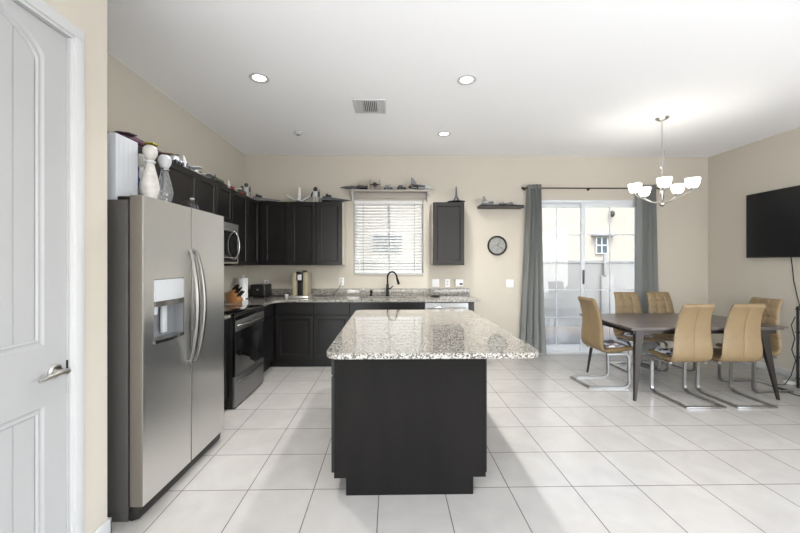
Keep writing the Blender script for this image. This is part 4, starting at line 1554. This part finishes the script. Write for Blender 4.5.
    if kind == 'saucer':
        put('hull', MB().lathe([(0, .012), (.04, .014), (.075, .024), (.08, .028), (.07, .034), (.03, .042), (0, .043)], (0, 0, 0), 28), A)
        put('dome', MB().lathe([(.022, .04), (.02, .052), (.010, .06), (0, .062)], (0, 0, 0), 18), B_)
        put('landing_gear', MB().cyl((.04, 0, 0), (.035, 0, .018), .005, seg=8).cyl((-.03, .035, 0), (-.025, .03, .018), .005, seg=8).cyl((-.03, -.035, 0), (-.025, -.03, .018), .005, seg=8), C_)
        put('gun_pod', MB().box(.05, .11, -.03, -.015, .022, .034, .002).box(.05, .11, .015, .03, .022, .034, .002), B_)
    if kind == 'cruiser':        # long hull with side pods and deck blocks
        put('hull', MB().box(-.13, .10, -.02, .02, .016, .038, .006).prism([(.10, .018), (.15, .024), (.15, .028), (.10, .036)], -.014, .014, 'Y'), A)
        put('pod', MB().cyl((-.13, .042, .026), (-.02, .042, .026), .014).cyl((-.13, -.042, .026), (-.02, -.042, .026), .014).box(-.10, -.06, -.04, .04, .02, .03), B_)
        put('deck', MB().box(-.09, -.02, -.014, .014, .036, .056, .003).box(.01, .05, -.01, .01, .036, .046, .002).cyl((-.05, 0, .056), (-.05, 0, .08), .003, seg=6), C_)
        put('stand', MB().box(-.05, .03, -.015, .015, 0, .017), C_)
    if kind == 'spire':          # tall tower on a flat dish base
        put('base', MB().lathe([(0, 0), (.012, 0), (.016, .012), (.095, .018), (.10, .022), (.03, .03), (0, .032)], (0, 0, 0), 30), A)
        put('tower', MB().lathe([(0, .028), (.028, .03), (.018, .06), (.011, .10), (.008, .17), (.003, .19), (0, .195)], (0, 0, 0), 14), A)
        put('fin', MB().prism([(-.04, .028), (.04, .028), (.006, .09), (-.006, .09)], -.003, .003, 'Y'), B_)
    return t
Z = UZ1
LX = XL+.17
# left wall cabinets, from the refrigerator to the corner
t = thing('toy_glider', 'toy glider with plum and yellow wings on the cabinet above the refrigerator', 'toy', (-1.98, 2.95, Z), 'toy models on the cabinets and shelves')
place(MB().tube([(-.22, 0, .075), (-.1, 0, .08), (.1, 0, .07), (.25, 0, .06)], [.012, .025, .02, .006], 10), -1.98, 2.89, Z, PI/2-.1).build('fuselage', M['purple'], t)
place(MB().prism([(-.04, .0), (.10, .0), (.04, .20), (-.02, .22)], .078, .086).prism([(-.04, .0), (.10, .0), (.04, -.09), (-.02, -.09)], .078, .086), -1.98, 2.89, Z, PI/2-.1).build('wing', M['yellow'], t)
place(MB().prism([(.15, .0), (.24, .0), (.25, .09), (.21, .09)], .06, .066).prism([(.15, .0), (.24, .0), (.25, -.09), (.21, -.09)], .06, .066), -1.98, 2.89, Z, PI/2-.1).build('tailplane', M['brown'], t)
place(MB().prism([(-.26, .0), (-.14, .0), (-.16, .1), (-.22, .08)], .085, .092).prism([(-.26, .0), (-.14, .0), (-.16, -.08), (-.22, -.07)], .085, .092), -1.98, 2.89, Z, PI/2-.1).build('canard', M['purple'], t)
place(MB().cyl((0, 0, 0), (0, 0, .075), .005, seg=8).box(-.05, .05, -.03, .03, 0, .006), -1.98, 2.89, Z, PI/2-.1).build('stand', M['gun'], t)
toy('rover', -1.920, 3.20, Z, PI/2, 1.00, 'lgrey_plastic', 'dgrey_plastic', 'grey_plastic', 'small light grey toy rover on the cabinet left of the microwave', 'toy_rover')
toy('plane', -1.930, 3.46, Z, PI/2, 1.20, 'plate', 'lgrey_plastic', 'grey_plastic', 'white toy space plane with light grey wings above the microwave')
toy('saucer', -1.985, 3.73, Z, 0, 1.20, 'lgrey_plastic', 'dgrey_plastic', 'grey_plastic', 'grey and white disc-shaped toy ship above the microwave')
toy('cruiser', -1.955, 4.07, Z, PI/2, 1.38, 'dgrey_plastic', 'green', 'gun', 'long dark grey toy cruiser right of the disc-shaped ship')
toy('plane', -1.955, 4.43, Z, PI/2, 1.15, 'plate', 'plate', 'red', 'white toy plane with red engines on the left cabinets near the corner')
toy('rover', -1.975, 4.65, Z, .1, 1.15, 'green', 'red', 'dgrey_plastic', 'olive toy buggy with red wheels near the cabinet corner', 'toy_rover')
toy('robot', -1.935, 4.80, Z, .2, 1.40, 'lgrey_plastic', 'dgrey_plastic', 'gun', 'short grey toy robot standing by the cabinet corner', 'toy_robot')
toy('wedge', -1.83, 5.25, Z, -.1, 1.69, 'grey_plastic', 'grey_plastic', 'dgrey_plastic', 'flat blue-grey wedge toy ship at the corner of the wall cabinets')
# window wall cabinets
toy('winged', -1.34, 5.25, Z, .05, 1.55, 'lgrey_plastic', 'plate', 'dgrey_plastic', 'white toy ship with a tall centre fin and raised wings on the three-door cabinet')
toy('robot', -1.1, 5.22, Z, 0, 1.70, 'lgrey_plastic', 'gun', 'dgrey_plastic', 'tallest toy robot, holding a staff, on the three-door cabinet', 'toy_robot')
toy('wedge', -0.8, 5.22, Z, 0, 1.69, 'dgrey_plastic', 'dgrey_plastic', 'gun', 'dark grey wedge toy ship at the right end of the three-door cabinet')
toy('saucer', 0.68, 5.25, Z, 0, 0.45, 'lgrey_plastic', 'grey_plastic', 'grey_plastic', 'tiny pale disc toy at the left end of the single-door cabinet')
toy('spire', 0.975, 5.25, Z, 0, 1.35, 'dgrey_plastic', 'dgrey_plastic', 'gun', 'dark spire-shaped toy tower on a dish base on the single-door cabinet', 'toy_tower')
# window ledge
ZS = 2.50
toy('cruiser', -0.535, 5.35, ZS, PI+.1, 1.43, 'dgrey_plastic', 'gun', 'grey_plastic', 'dark grey toy cruiser at the left end of the ledge above the window')
toy('satellite', -0.235, 5.35, ZS, 0, 1.75, 'gun', 'dgrey_plastic', 'grey_plastic', 'grey toy satellite with two upright panels on the window ledge', 'toy_satellite')
toy('rover', -0.035, 5.35, ZS, 0, 0.98, 'grey_plastic', 'dgrey_plastic', 'lgrey_plastic', 'little grey toy rover at the middle of the window ledge', 'toy_rover')
toy('rover', 0.165, 5.35, ZS, 0, 0.98, 'dgrey_plastic', 'gun', 'lgrey_plastic', 'little dark toy rover right of the grey rover on the window ledge', 'toy_rover')
toy('plane', 0.475, 5.345, ZS, .3, 1.69, 'lgrey_plastic', 'grey_plastic', 'gun', 'large pale grey toy space plane at the right end of the window ledge')
# floating shelf
ZF = 2.275
toy('plane', 1.51, 5.34, ZF, .3, 1.25, 'lgrey_plastic', 'grey_plastic', 'lgrey_plastic', 'grey toy space plane at the left end of the dark floating shelf')
toy('rover', 1.70, 5.34, ZF, 0, .72, 'grey_plastic', 'gun', 'lgrey_plastic', 'small grey toy rover at the middle of the dark floating shelf', 'toy_rover')
toy('cruiser', 1.87, 5.35, ZF, 0, .85, 'lgrey_plastic', 'grey_plastic', 'dgrey_plastic', 'long grey toy cruiser at the right end of the dark floating shelf')
# on the refrigerator edge
toy('rover', -1.385, 2.475, 1.78, PI/2, .80, 'gun', 'dgrey_plastic', 'lgrey_plastic', 'small dark toy rover on the refrigerator right of the glass decanter', 'toy_rover')
